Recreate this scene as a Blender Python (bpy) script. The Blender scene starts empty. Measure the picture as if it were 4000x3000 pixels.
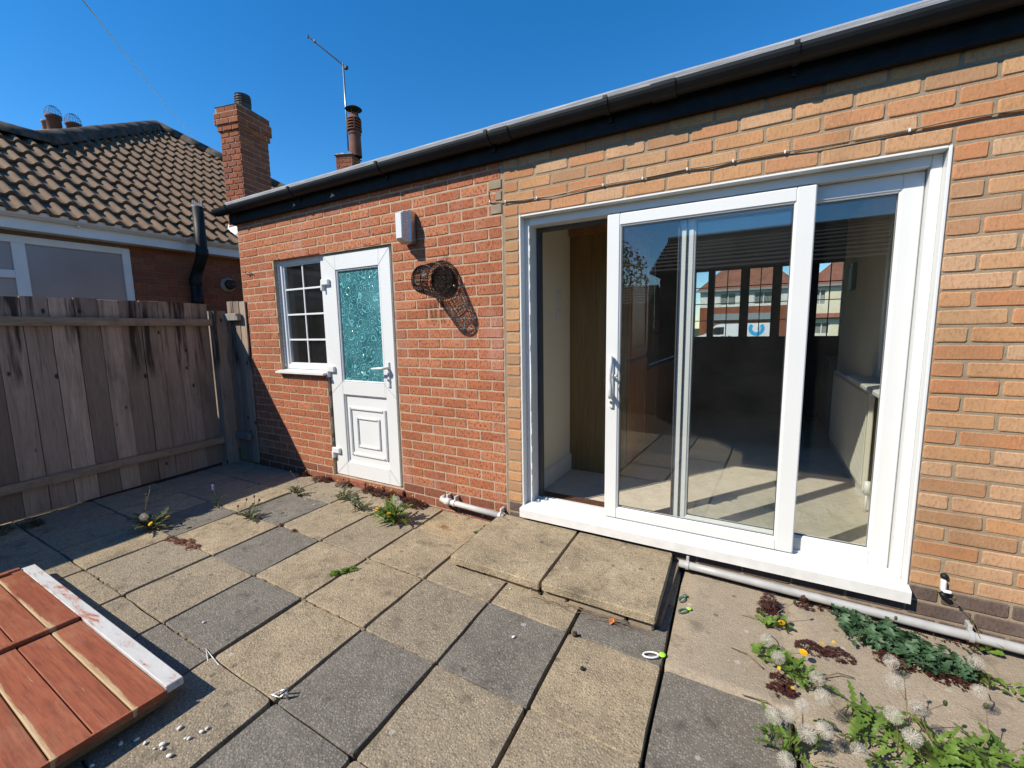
import bpy, math, random
from math import sin, cos, pi, radians, sqrt, atan2
from mathutils import Vector, Matrix, Euler, noise

# ------------------------------------------------------------------ camera, sky, sun, exposure
scene = bpy.context.scene
COL = scene.collection
cam_d = bpy.data.cameras.new('camera'); cam = bpy.data.objects.new('camera', cam_d); COL.objects.link(cam)
cam_d.sensor_fit = 'HORIZONTAL'; cam_d.sensor_width = 36.0; cam_d.lens = 15.212
cam_d.clip_start = 0.02; cam_d.clip_end = 2000
CAM = Vector((1.531, -2.5983, 1.2551))
cam.location = CAM; cam.rotation_euler = (1.4458, 0.0164, 0.5147)
scene.camera = cam
SUN = Vector((0.62, 0.88, -1.0)).normalized()          # direction the light travels
elev = math.asin(-SUN.z)
az = atan2(-SUN.x, -SUN.y)                             # where the sun stands, clockwise from +Y
world = bpy.data.worlds.new('World'); scene.world = world; world.use_nodes = True
wn = world.node_tree
sky = wn.nodes.new('ShaderNodeTexSky'); sky.sky_type = 'NISHITA'; sky.sun_disc = False
sky.sun_elevation = elev; sky.sun_rotation = az
sky.altitude = 0; sky.air_density = 1.0; sky.dust_density = 0.0; sky.ozone_density = 5.0
wn.nodes['Background'].inputs['Strength'].default_value = 0.12
hs = wn.nodes.new('ShaderNodeHueSaturation'); hs.inputs['Saturation'].default_value = 1.3
wn.links.new(sky.outputs[0], hs.inputs['Color']); wn.links.new(hs.outputs[0], wn.nodes['Background'].inputs['Color'])
sun_d = bpy.data.lights.new('sun', 'SUN'); sun_d.energy = 4.4; sun_d.angle = radians(0.55); sun_d.color = (1.0, 0.92, 0.79)
sun = bpy.data.objects.new('sun', sun_d); COL.objects.link(sun)
sun.rotation_euler = SUN.to_track_quat('-Z', 'Y').to_euler()
sun.location = (-6, -9, 12)
scene.view_settings.view_transform = 'Standard'; scene.view_settings.look = 'None'
scene.view_settings.exposure = 0.62; scene.view_settings.gamma = 1.0
scene.cycles.max_bounces = 8; scene.cycles.transparent_max_bounces = 16
scene.cycles.caustics_reflective = False; scene.cycles.caustics_refractive = False

R = random.Random(7)

def px(x, y):
    """direction through a pixel of the 4000x3000 photograph"""
    d = Vector(((x-2000)/1690.25, (1500-y)/1690.25, -1.0)); d.rotate(Euler(cam.rotation_euler)); return d
def at_depth(x, y, dep): return CAM + px(x, y)*dep
def on_z(x, y, z): d = px(x, y); return CAM + d*((z-CAM.z)/d.z)

# ------------------------------------------------------------------ mesh helpers
class MB:
    def __init__(s): s.v = []; s.f = []; s.t = []; s.cur = 0.0
    def add(s, vs, fs):
        b = len(s.v); s.v.extend([tuple(v) for v in vs])
        for f in fs: s.f.append(tuple(b+i for i in f)); s.t.append(s.cur)
        return s
    def box(s, x0, x1, y0, y1, z0, z1, M=None):
        vs = [Vector((x, y, z)) for z in (z0, z1) for y in (y0, y1) for x in (x0, x1)]
        if M: vs = [M @ v for v in vs]
        return s.add(vs, [(0,2,3,1),(4,5,7,6),(0,1,5,4),(1,3,7,5),(3,2,6,7),(2,0,4,6)])
    def bbox(s, x0, x1, y0, y1, z0, z1, b=0.004, M=None):
        """box with chamfered edges"""
        b = min(b, (x1-x0)*.45, (y1-y0)*.45, (z1-z0)*.45)
        vs = []; idx = {}
        for sx in (0,1):
            for sy in (0,1):
                for sz in (0,1):
                    X, Y, Z = (x0,x1)[sx], (y0,y1)[sy], (z0,z1)[sz]
                    dx, dy, dz = b*(1-2*sx), b*(1-2*sy), b*(1-2*sz)
                    idx[(sx,sy,sz,0)] = len(vs); vs.append(Vector((X, Y+dy, Z+dz)))
                    idx[(sx,sy,sz,1)] = len(vs); vs.append(Vector((X+dx, Y, Z+dz)))
                    idx[(sx,sy,sz,2)] = len(vs); vs.append(Vector((X+dx, Y+dy, Z)))
        if M: vs = [M @ v for v in vs]
        fs = []
        def q(a, flip): fs.append(tuple(reversed(a)) if flip else tuple(a))
        for s0 in (0,1):
            q([idx[(s0,0,0,0)], idx[(s0,0,1,0)], idx[(s0,1,1,0)], idx[(s0,1,0,0)]], s0)
            q([idx[(0,s0,0,1)], idx[(1,s0,0,1)], idx[(1,s0,1,1)], idx[(0,s0,1,1)]], s0)
            q([idx[(0,0,s0,2)], idx[(0,1,s0,2)], idx[(1,1,s0,2)], idx[(1,0,s0,2)]], s0)
        for a in (0,1):
            for c in (0,1):
                fl = (a+c) % 2
                q([idx[(0,a,c,1)], idx[(1,a,c,1)], idx[(1,a,c,2)], idx[(0,a,c,2)]], not fl)
                q([idx[(a,0,c,0)], idx[(a,1,c,0)], idx[(a,1,c,2)], idx[(a,0,c,2)]], fl)
                q([idx[(a,c,0,0)], idx[(a,c,1,0)], idx[(a,c,1,1)], idx[(a,c,0,1)]], not fl)
        for k in idx:
            if k[3] == 0:
                sx, sy, sz, _ = k
                q([idx[(sx,sy,sz,0)], idx[(sx,sy,sz,1)], idx[(sx,sy,sz,2)]], (sx+sy+sz) % 2)
        return s.add(vs, fs)
    def quad(s, a, b, c, d): return s.add([a,b,c,d], [(0,1,2,3)])
    def tube(s, pts, r, n=8, caps=True, taper=None):
        pts = [Vector(p) for p in pts]; rings = []
        up = Vector((0,0,1)); prev = None
        for i, p in enumerate(pts):
            if i == 0: t = pts[1]-p
            elif i == len(pts)-1: t = p-pts[i-1]
            else: t = (pts[i+1]-pts[i-1])
            t.normalize()
            if prev is None:
                a = t.orthogonal().normalized()
            else:
                a = (prev - t*prev.dot(t))
                a = a.normalized() if a.length > 1e-6 else t.orthogonal().normalized()
            prev = a; b = t.cross(a)
            rr = r if taper is None else r*(1+(taper-1)*i/(len(pts)-1))
            if isinstance(r, (list, tuple)): rr = r[i]
            rings.append([p + (a*cos(2*pi*k/n)+b*sin(2*pi*k/n))*rr for k in range(n)])
        vs = [v for rg in rings for v in rg]; fs = []
        for i in range(len(pts)-1):
            for k in range(n):
                k2 = (k+1) % n
                fs.append((i*n+k, i*n+k2, (i+1)*n+k2, (i+1)*n+k))
        if caps:
            fs.append(tuple(reversed(range(n)))); fs.append(tuple(range((len(pts)-1)*n, len(pts)*n)))
        return s.add(vs, fs)
    def lathe(s, prof, n=20, M=None, closed=False):
        """profile of (r, z), turned about Z"""
        vs = []; fs = []
        for (r, z) in prof:
            for k in range(n):
                v = Vector((r*cos(2*pi*k/n), r*sin(2*pi*k/n), z)); vs.append(M @ v if M else v)
        for i in range(len(prof)-1):
            for k in range(n):
                k2 = (k+1) % n; fs.append((i*n+k, i*n+k2, (i+1)*n+k2, (i+1)*n+k))
        return s.add(vs, fs)
    def sphere(s, c, r, n=8, m=6, sc=(1,1,1)):
        vs = []; fs = []
        for i in range(m+1):
            th = pi*i/m
            for k in range(n):
                vs.append(Vector((c[0]+r*sc[0]*sin(th)*cos(2*pi*k/n), c[1]+r*sc[1]*sin(th)*sin(2*pi*k/n), c[2]+r*sc[2]*cos(th))))
        for i in range(m):
            for k in range(n):
                k2 = (k+1) % n; fs.append((i*n+k, (i+1)*n+k, (i+1)*n+k2, i*n+k2))
        return s.add(vs, fs)
    def prism(s, poly, vec):
        """polygon (3D points) pushed along vec"""
        poly = [Vector(p) for p in poly]; n = len(poly); vec = Vector(vec)
        vs = poly + [p+vec for p in poly]
        fs = [tuple(range(n)), tuple(reversed(range(n, 2*n)))]
        for i in range(n):
            j = (i+1) % n; fs.append((j, i, n+i, n+j))
        return s.add(vs, fs)
    def mesh(s, name, smooth=False):
        me = bpy.data.meshes.new(name); me.from_pydata(s.v, [], s.f)
        if any(s.t):
            at = me.attributes.new('tint', 'FLOAT', 'FACE'); at.data.foreach_set('value', s.t)
        if smooth: me.polygons.foreach_set('use_smooth', [True]*len(me.polygons))
        me.update(); return me

def link(name, me, m, parent=None, loc=(0,0,0), rot=(0,0,0)):
    o = bpy.data.objects.new(name, me); COL.objects.link(o)
    if m and me and not me.materials: me.materials.append(m)
    o.location = loc; o.rotation_euler = rot
    if parent:
        o.parent = parent
        if parent.type == 'EMPTY' and parent.get('_base'):
            o.location = Vector(loc) - Vector(parent['_base'])
    return o
def obj(name, mb, m, parent=None, smooth=False, label=None, kind=None):
    """mesh in world coordinates"""
    o = link(name, mb.mesh(name, smooth), m, parent)
    if label: o['label'] = label
    if kind: o['kind'] = kind
    return o
def thing(name, label, cat, base=(0,0,0), group=None, rotz=0.0):
    o = bpy.data.objects.new(name, None); COL.objects.link(o); o.location = base
    o.empty_display_size = 0.1
    o['label'] = label; o['category'] = cat; o['_base'] = tuple(base)
    if group: o['group'] = group
    return o
def tag(o, label, cat, group=None):
    o['label'] = label; o['category'] = cat
    if group: o['group'] = group
    return o
def struct(o): o['kind'] = 'structure'; return o

# ------------------------------------------------------------------ materials
class NT:
    def __init__(s, name, rough=0.8, spec=0.5, metallic=0.0):
        s.m = bpy.data.materials.new(name); s.m.use_nodes = True
        s.n = s.m.node_tree.nodes; s.l = s.m.node_tree.links
        s.b = s.n['Principled BSDF']; s.b.inputs['Roughness'].default_value = rough
        s.b.inputs['Specular IOR Level'].default_value = spec; s.b.inputs['Metallic'].default_value = metallic
        s._pos = None
    def node(s, t, **kw):
        nd = s.n.new(t)
        for k, v in kw.items(): setattr(nd, k, v)
        return nd
    def put(s, sock, v):
        if hasattr(v, 'is_linked') or hasattr(v, 'links'): s.l.new(v, sock)
        else:
            if isinstance(v, (tuple, list)) and len(v) == 3 and sock.type == 'RGBA': v = (*v, 1)
            sock.default_value = v
    def pos(s, scale=(1,1,1), rot=(0,0,0), loc=(0,0,0)):
        if s._pos is None: s._pos = s.node('ShaderNodeNewGeometry').outputs['Position']
        mp = s.node('ShaderNodeMapping'); s.l.new(s._pos, mp.inputs[0])
        mp.inputs['Scale'].default_value = scale; mp.inputs['Rotation'].default_value = rot; mp.inputs['Location'].default_value = loc
        return mp.outputs[0]
    def objc(s, scale=(1,1,1)):
        tc = s.node('ShaderNodeTexCoord'); mp = s.node('ShaderNodeMapping'); s.l.new(tc.outputs['Object'], mp.inputs[0])
        mp.inputs['Scale'].default_value = scale; return mp.outputs[0]
    def noise(s, vec, scale=5, detail=4, rough=0.55, dist=0.0, out=0):
        nd = s.node('ShaderNodeTexNoise'); s.l.new(vec, nd.inputs['Vector'])
        nd.inputs['Scale'].default_value = scale; nd.inputs['Detail'].default_value = detail
        nd.inputs['Roughness'].default_value = rough; nd.inputs['Distortion'].default_value = dist
        return nd.outputs[out]
    def voro(s, vec, scale=50, feature='F1', out='Distance', rnd=1.0):
        nd = s.node('ShaderNodeTexVoronoi', feature=feature); s.l.new(vec, nd.inputs['Vector'])
        nd.inputs['Scale'].default_value = scale; nd.inputs['Randomness'].default_value = rnd
        return nd.outputs[out]
    def wave(s, vec, scale=5, dist=3, detail=3, dscale=1, kind='BANDS', direction='X'):
        nd = s.node('ShaderNodeTexWave', wave_type=kind)
        if kind == 'BANDS': nd.bands_direction = direction
        else: nd.rings_direction = direction
        s.l.new(vec, nd.inputs['Vector']); nd.inputs['Scale'].default_value = scale
        nd.inputs['Distortion'].default_value = dist; nd.inputs['Detail'].default_value = detail
        nd.inputs['Detail Scale'].default_value = dscale
        return nd.outputs['Fac']
    def ramp(s, v, stops, interp='LINEAR'):
        nd = s.node('ShaderNodeValToRGB'); nd.color_ramp.interpolation = interp
        e = nd.color_ramp.elements
        while len(e) > 1: e.remove(e[-1])
        e[0].position = stops[0][0]; c = stops[0][1]; e[0].color = (c, c, c, 1) if isinstance(c, (int, float)) else (*c, 1)
        for p, c in stops[1:]:
            el = e.new(p); el.color = (c, c, c, 1) if isinstance(c, (int, float)) else (*c, 1)
        s.l.new(v, nd.inputs[0]); return nd.outputs[0]
    def mix(s, fac, a, b, mode='MIX'):
        nd = s.node('ShaderNodeMix', data_type='RGBA', blend_type=mode)
        s.put(nd.inputs['Factor'], fac); s.put(nd.inputs[6], a); s.put(nd.inputs[7], b); return nd.outputs[2]
    def math(s, op, a, b=0.0):
        nd = s.node('ShaderNodeMath', operation=op); s.put(nd.inputs[0], a); s.put(nd.inputs[1], b); return nd.outputs[0]
    def rand(s):
        """a number per object, plus the tint stored on joined pieces"""
        oi = s.node('ShaderNodeObjectInfo'); at = s.node('ShaderNodeAttribute', attribute_name='tint')
        return s.math('FRACT', s.math('ADD', oi.outputs['Random'], at.outputs['Fac']))
    def bump(s, h, strength=0.3, dist=0.01, prev=None):
        nd = s.node('ShaderNodeBump'); s.put(nd.inputs['Height'], h)
        nd.inputs['Strength'].default_value = strength; nd.inputs['Distance'].default_value = dist
        if prev is not None: s.l.new(prev, nd.inputs['Normal'])
        return nd.outputs[0]
    def col(s, c): s.put(s.b.inputs['Base Color'], c); return s
    def rough(s, r): s.put(s.b.inputs['Roughness'], r); return s
    def nrm(s, h): s.l.new(h, s.b.inputs['Normal']); return s

def simple(name, c, rough=0.5, spec=0.5, metallic=0.0, var=0.06, vscale=8, bump=0.0, bscale=60):
    t = NT(name, rough, spec, metallic); P = t.pos()
    n = t.noise(P, vscale, 5, .6)
    lo = tuple(max(0, x*(1-var*2)) for x in c); hi = tuple(min(1, x*(1+var)) for x in c)
    t.col(t.ramp(n, [(.3, lo), (.7, hi)]))
    if bump: t.nrm(t.bump(t.noise(P, bscale, 4), bump, .004))
    return t.m

def brick_mat(name, cols, fleck, fleck_amt, stain=None, bscale=1.0, rough=.9):
    t = NT(name, rough, .2); P = t.pos()
    r = t.rand()
    n = len(cols)
    base = t.ramp(r, [(i/n, c) for i, c in enumerate(cols)], 'CONSTANT')
    r2 = t.math('FRACT', t.math('MULTIPLY', r, 17.31))
    base = t.mix(.25, base, t.ramp(r2, [(0, tuple(x*.8 for x in cols[0])), (1, tuple(min(1, x*1.2) for x in cols[-1]))]))
    big = t.noise(P, 9, 4)
    base = t.mix(t.ramp(big, [(.35, .0), (.75, .35)]), base, tuple(x*.72 for x in cols[0]), 'MIX')
    fl = t.noise(t.pos((95, 95, 42)), 1, 3, .6)
    m1 = t.ramp(fl, [(.5, 0), (.62, 1)])
    base = t.mix(t.math('MULTIPLY', m1, fleck_amt), base, fleck)
    lt = t.noise(t.pos((210, 210, 90), loc=(3, 1, 7)), 1, 2)
    base = t.mix(t.ramp(lt, [(.6, 0), (.72, .35)]), base, tuple(min(1, x*1.5) for x in cols[0]))
    if stain:
        st = t.noise(t.pos((1.8, 1.8, 1.0), loc=(5.3, 0, 2.2)), 1.6, 5, .65)
        base = t.mix(t.ramp(st, [(.54, 0), (.70, .5)]), base, stain)
        dk = t.noise(t.pos((1.1, 1.1, .55), loc=(1.7, 0, 4.2)), 1.3, 5, .65); base = t.mix(t.ramp(dk, [(.50, 0), (.72, .55)]), base, tuple(x*.42 for x in cols[0]))
        if name.startswith('red'):
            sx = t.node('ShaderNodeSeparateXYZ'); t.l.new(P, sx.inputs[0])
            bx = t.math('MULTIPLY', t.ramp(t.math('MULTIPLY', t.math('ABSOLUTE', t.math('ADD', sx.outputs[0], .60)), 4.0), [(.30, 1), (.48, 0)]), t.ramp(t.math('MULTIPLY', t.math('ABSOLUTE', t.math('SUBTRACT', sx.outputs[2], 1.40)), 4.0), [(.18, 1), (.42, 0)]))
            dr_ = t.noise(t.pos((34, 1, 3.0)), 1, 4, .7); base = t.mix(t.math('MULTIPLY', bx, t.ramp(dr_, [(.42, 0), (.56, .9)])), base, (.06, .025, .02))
    t.col(base)
    b1 = t.bump(fl, .45*bscale, .006); b2 = t.bump(t.noise(P, 300, 2), .35*bscale, .003, b1)
    t.nrm(b2); return t.m

M = {}
M['red'] = brick_mat('red_rustic_brick', [(.43,.160,.080), (.39,.136,.065), (.48,.205,.105), (.42,.163,.083), (.35,.118,.058)], (.13,.038,.022), .85, (.42,.25,.21))
M['buff'] = brick_mat('buff_brick', [(.49,.295,.158), (.46,.25,.118), (.43,.178,.078), (.51,.335,.205), (.34,.195,.11), (.49,.27,.13), (.47,.22,.108)], (.28,.14,.068), .45, (.44,.27,.155), .8)
M['damp'] = brick_mat('damp_base_brick', [(.25,.092,.055), (.22,.078,.048), (.28,.105,.062)], (.06,.028,.02), .6, None)
M['greybrick'] = brick_mat('dark_base_brick', [(.13,.095,.082), (.10,.075,.068), (.16,.11,.09)], (.05,.04,.036), .5, (.28,.26,.24))
M['chimbrick'] = brick_mat('chimney_brick', [(.27,.085,.042), (.36,.125,.055), (.19,.070,.045), (.29,.10,.052)], (.10,.05,.034), .6, (.13,.09,.075))
M['nbrick'] = brick_mat('neighbour_brick', [(.25,.085,.045), (.22,.07,.04), (.28,.10,.055)], (.09,.035,.025), .5, None)
def mortar(name, c):
    t = NT(name, .95, .1); P = t.pos()
    n = t.noise(P, 14, 5); f = t.noise(P, 260, 3)
    t.col(t.mix(t.ramp(f, [(.35, .0), (.7, .5)]), t.ramp(n, [(.3, tuple(x*.75 for x in c)), (.7, tuple(x*1.1 for x in c))]), tuple(x*.55 for x in c)))
    t.nrm(t.bump(f, .6, .006)); return t.m
M['mortar'] = mortar('pinkish_mortar', (.49,.37,.26))
M['mortarb'] = mortar('buff_mortar', (.34,.27,.19))
M['mortard'] = mortar('dark_mortar', (.22,.17,.13))
def slab_mat(name, base, dark, light, sp_l, sp_d, stain):
    t = NT(name, .88, .25); P = t.pos(); r = t.rand()
    of = t.node('ShaderNodeVectorMath', operation='ADD'); cm = t.node('ShaderNodeCombineXYZ'); t.l.new(t.math('MULTIPLY', r, 41.0), cm.inputs[0]); t.l.new(t.math('MULTIPLY', r, 23.0), cm.inputs[1]); t.l.new(P, of.inputs[0]); t.l.new(cm.outputs[0], of.inputs[1])
    big = t.noise(of.outputs[0], 3.4, 6, .7, .5)
    c = t.ramp(big, [(.30, tuple(x*.58 for x in base)), (.48, base), (.68, tuple(min(1, x*1.32) for x in base))])
    mid = t.noise(t.pos(loc=(7, 2, 0)), 17, 4, .7); c = t.mix(t.ramp(mid, [(.42, 0), (.66, .6)]), c, tuple(x*.62 for x in base))
    c = t.mix(t.math('MULTIPLY', r, .75), c, stain)
    v = t.voro(P, 115, 'F1', 'Distance'); vc = t.voro(P, 115, 'F1', 'Color')
    sep = t.node('ShaderNodeSeparateColor'); t.l.new(vc, sep.inputs[0])
    sm = t.math('MULTIPLY', t.ramp(v, [(.28, 1), (.52, 0)]), t.ramp(sep.outputs[0], [(.42, 0), (.62, sp_l)]))
    dm = t.math('MULTIPLY', t.ramp(v, [(.28, 1), (.52, 0)]), t.ramp(sep.outputs[1], [(.45, 0), (.65, sp_d)]))
    fine = t.noise(P, 330, 3)
    c = t.mix(t.ramp(fine, [(.42, .0), (.66, .5)]), c, dark)
    c = t.mix(dm, c, dark); c = t.mix(sm, c, light)
    blot = t.noise(of.outputs[0], 8, 5, .65)
    c = t.mix(t.ramp(blot, [(.56, 0), (.70, .65)]), c, tuple(x*.8 for x in dark))
    lich = t.voro(t.pos(loc=(2, 3, 0)), 7.5, 'F1', 'Distance')
    c = t.mix(t.ramp(lich, [(.07, .6), (.11, 0)]), c, (.06, .055, .05))
    l2 = t.voro(t.pos(loc=(6, 1, 0)), 5.5, 'F1', 'Distance'); c = t.mix(t.ramp(l2, [(.05, .6), (.075, 0)]), c, (.46, .44, .38))
    t.col(c)
    b = t.bump(t.math('ADD', v, fine), .55, .006); t.nrm(t.bump(big, .15, .02, b)); return t.m
M['slabbuff'] = slab_mat('weathered_buff_slab', (.385,.305,.196), (.12,.098,.070), (.52,.43,.30), .6, .85, (.22,.195,.155))
M['slabgrey'] = slab_mat('weathered_grey_slab', (.178,.162,.138), (.070,.064,.056), (.36,.335,.29), .55, .5, (.19,.17,.135))
M['slabrust'] = slab_mat('buff_slab_with_rust', (.40,.31,.19), (.15,.11,.07), (.52,.43,.28), .7, .5, (.34,.27,.17))
t = NT('rust_stain_slab', .9, .2)   # a rust stain with its own shape over the slab colour
def add_rust(m, cx, cy):
    nt = m.node_tree; n, l = nt.nodes, nt.links
    b = n['Principled BSDF']; src = b.inputs['Base Color'].links[0].from_socket
    g = n.new('ShaderNodeNewGeometry'); mp = n.new('ShaderNodeMapping'); mp.vector_type = 'POINT'
    mp.inputs['Location'].default_value = (-cx*5.5, -cy*11, 0); mp.inputs['Scale'].default_value = (5.5, 11, 0)
    l.new(g.outputs['Position'], mp.inputs[0])
    ln = n.new('ShaderNodeVectorMath'); ln.operation = 'LENGTH'; l.new(mp.outputs[0], ln.inputs[0])
    no = n.new('ShaderNodeTexNoise'); no.inputs['Scale'].default_value = 22; no.inputs['Detail'].default_value = 5; l.new(g.outputs['Position'], no.inputs['Vector'])
    ad = n.new('ShaderNodeMath'); ad.operation = 'MULTIPLY_ADD'; l.new(no.outputs[0], ad.inputs[0]); ad.inputs[1].default_value = 1.3; l.new(ln.outputs['Value'], ad.inputs[2])
    rp = n.new('ShaderNodeValToRGB'); rp.color_ramp.elements[0].position = .55; rp.color_ramp.elements[0].color = (1,1,1,1)
    rp.color_ramp.elements[1].position = 1.25; rp.color_ramp.elements[1].color = (0,0,0,1); l.new(ad.outputs[0], rp.inputs[0])
    mx = n.new('ShaderNodeMix'); mx.data_type = 'RGBA'; l.new(rp.outputs[0], mx.inputs['Factor']); l.new(src, mx.inputs[6]); mx.inputs[7].default_value = (.20, .075, .02, 1)
    l.new(mx.outputs[2], b.inputs['Base Color'])
bpy.data.materials.remove(t.m)
add_rust(M['slabrust'], -.36, -.27)
M['concrete'] = slab_mat('pale_concrete', (.41,.335,.24), (.19,.155,.115), (.50,.43,.33), .35, .35, (.30,.25,.19))
M['soil'] = simple('joint_soil', (.045,.036,.026), .95, .1, 0, .3, 30, .6, 90)
M['joint'] = simple('sandy_joint', (.20,.15,.09), .95, .1, 0, .3, 40, .7, 120)
M['upvc'] = simple('white_upvc', (.66,.67,.66), .3, .5, 0, .015, 2)
M['upvcsill'] = simple('white_upvc_sill', (.66,.655,.635), .35, .5, 0, .05, 16)
M['seal'] = simple('grey_rubber_seal', (.06,.06,.065), .6)
M['silicone_sunlit'] = simple('white_silicone_and_sunlit', (.78,.78,.77), .4)  # real bead at the window; painted sunlit strip at the patio door
M['black'] = simple('black_plastic', (.008,.010,.012), .55, .28, 0, .2, 9, .05)
M['blackpaint'] = simple('black_fascia_paint', (.008,.010,.013), .65, .25, 0, .3, 14, .1, 30)
t = NT('roof_felt', .75, .3); P = t.pos(); n_ = t.noise(t.pos((1, 4, 30)), 6, 5)
t.col(t.ramp(n_, [(.3, (.16,.165,.175)), (.55, (.27,.275,.29)), (.75, (.45,.45,.46))])); t.nrm(t.bump(t.noise(P, 120, 4), .4, .005)); M['felt'] = t.m
M['alu'] = simple('cast_metal', (.55,.56,.57), .35, .5, .9, .08, 30, .1)
M['darkmetal'] = simple('dark_wire', (.018,.015,.014), .5, .5, .3, .2, 30)
M['mast'] = simple('aerial_mast', (.30,.32,.34), .4, .5, .9)
M['boom'] = simple('aerial_boom', (.05,.055,.06), .5, .5, .5)
M['lead'] = simple('lead_flashing', (.50,.51,.53), .45, .5, .3, .15, 20, .4, 25)
M['pipe'] = simple('white_waste_pipe', (.55,.54,.51), .4, .5, 0, .08, 14)
M['pipegrey'] = simple('grey_waste_pipe', (.38,.38,.37), .4, .5, 0, .08, 14)
M['cable'] = simple('tan_cable', (.26,.20,.14), .5)
M['clip'] = simple('white_cable_clip', (.75,.74,.72), .4)
def wood(name, c1, c2, grain_axis, dark=(.045,.034,.026), stain=.5, rough=.85, knots=True):
    t = NT(name, rough, .2)
    sc = {'z': (16, 16, .9), 'x': (.9, 16, 16), 'y': (16, .9, 16)}[grain_axis]
    r = t.rand(); P = t.pos(sc)
    of = t.node('ShaderNodeVectorMath', operation='ADD'); t.l.new(P, of.inputs[0])
    cm = t.node('ShaderNodeCombineXYZ'); t.l.new(t.math('MULTIPLY', r, 37.0), cm.inputs[0]); t.l.new(t.math('MULTIPLY', r, 11.0), cm.inputs[2]); t.l.new(cm.outputs[0], of.inputs[1])
    P = of.outputs[0]
    g = t.noise(P, 1.6, 8, .68, .9); fine = t.noise(P, 9, 5, .7)
    c = t.ramp(g, [(.3, c1), (.65, c2)])
    c = t.mix(t.math('MULTIPLY', r, .8), c, tuple(x*.45 for x in c1))
    c = t.mix(t.ramp(fine, [(.5, 0), (.75, .45)]), c, dark)
    big = t.noise(t.pos((3.2, 3.2, 1.1)), 1.4, 5, .6)
    c = t.mix(t.ramp(big, [(.52, 0), (.70, stain)]), c, dark)
    if knots:
        sx = t.node('ShaderNodeSeparateXYZ'); t.l.new(t.pos(), sx.inputs[0])
        dz_ = t.ramp(sx.outputs[2], [(.0, 0), (.85, 0), (1.0, .9)]); strk = t.noise(t.pos((9, 9, .8), loc=(2, 5, 1)), 1.0, 4, .6)
        c = t.mix(t.math('MULTIPLY', dz_, t.ramp(strk, [(.52, 0), (.62, 1)])), c, (.02,.016,.014))
        k = t.voro(t.pos((8, 8, 4.6)), 1.0, 'F1', 'Distance')
        c = t.mix(t.ramp(k, [(.07, .9), (.13, 0)]), c, (.015,.012,.01))
    t.col(c); t.nrm(t.bump(g, .3, .006, t.bump(fine, .3, .003))); return t.m
M['fence'] = wood('weathered_fence_wood', (.33,.245,.18), (.54,.42,.325), 'z', stain=.4)
M['rail'] = wood('weathered_rail_wood', (.23,.17,.115), (.40,.305,.215), 'y', knots=False)
M['fencesunlit'] = wood('sunlit_weathered_wood', (.30,.27,.23), (.42,.39,.35), 'z', stain=.15)  # second fence wood, with the sunlit return's paleness put into its colour
# ---- red painted boards of the panel: worn paint over pale timber
def red_paint(name, wear):
    t = NT(name, .6, .35); P = t.pos((.45, 11, 11)); r = t.rand()
    of = t.node('ShaderNodeVectorMath', operation='ADD'); t.l.new(P, of.inputs[0])
    cm = t.node('ShaderNodeCombineXYZ'); t.l.new(t.math('MULTIPLY', r, 9.0), cm.inputs[0]); t.l.new(t.math('MULTIPLY', r, 7.0), cm.inputs[1]); t.l.new(cm.outputs[0], of.inputs[1])
    g = t.noise(of.outputs[0], 1.2, 7, .65, .5); fine = t.noise(t.pos((4, 60, 60)), 1.5, 5, .7)
    red = t.ramp(g, [(.3, (.19,.052,.024)), (.55, (.28,.080,.036)), (.75, (.33,.11,.052))])
    red = t.mix(t.ramp(fine, [(.46, 0), (.66, .6)]), red, (.12,.034,.018)); red = t.mix(t.ramp(t.noise(t.pos((1.5, 5, 5)), 1.0, 5, .7), [(.52, 0), (.72, .5)]), red, (.40,.20,.11))
    wm = t.ramp(t.math('ADD', g, t.math('MULTIPLY', fine, .35)), [(wear, 0), (wear+.06, .95)])
    c = t.mix(wm, red, t.ramp(fine, [(.3, (.36,.24,.13)), (.7, (.52,.40,.26))]))
    sx = t.node('ShaderNodeSeparateXYZ'); t.l.new(t.pos(), sx.inputs[0])
    e = t.math('DIVIDE', t.math('SUBTRACT', -1.973, sx.outputs[1]), .103); fe = t.math('FRACT', e); bi = t.math('FLOOR', e)
    wn_ = t.node('ShaderNodeTexWhiteNoise', noise_dimensions='1D'); t.l.new(bi, wn_.inputs['W'])
    wob = t.noise(t.pos((2.2, 30, 30)), 1.0, 5, .7)
    em = t.ramp(t.math('ADD', fe, t.math('MULTIPLY', t.math('SUBTRACT', wob, .5), .55)), [(.84, 0), (.90, 1)])
    em = t.math('MULTIPLY', em, t.ramp(t.math('ADD', wn_.outputs['Value'], t.math('MULTIPLY', wob, .5)), [(.62, 0), (.80, .95)]))
    c = t.mix(em, c, t.ramp(fine, [(.3, (.34,.22,.11)), (.7, (.50,.37,.22))]))
    k = t.voro(t.pos((3.2, 9, 1)), 1.0, 'F1', 'Distance')
    c = t.mix(t.ramp(k, [(.06, .8), (.12, 0)]), c, (.10,.03,.016))
    t.col(c); t.nrm(t.bump(fine, .3, .004)); return t.m
M['redpaint'] = red_paint('worn_red_paint', .84)
t = NT('flaking_white_paint', .6, .3); P = t.pos((5, 18, 10)); g = t.noise(P, 1.1, 6, .65, .6)
t.col(t.ramp(g, [(.34, (.34,.11,.055)), (.40, (.42,.30,.26)), (.46, (.46,.46,.45)), (.8, (.58,.58,.57))])); t.nrm(t.bump(g, .4, .004)); M['flake'] = t.m
M['endgrain'] = wood('raw_panel_edge', (.13,.09,.05), (.20,.145,.085), 'x', knots=False)
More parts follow.
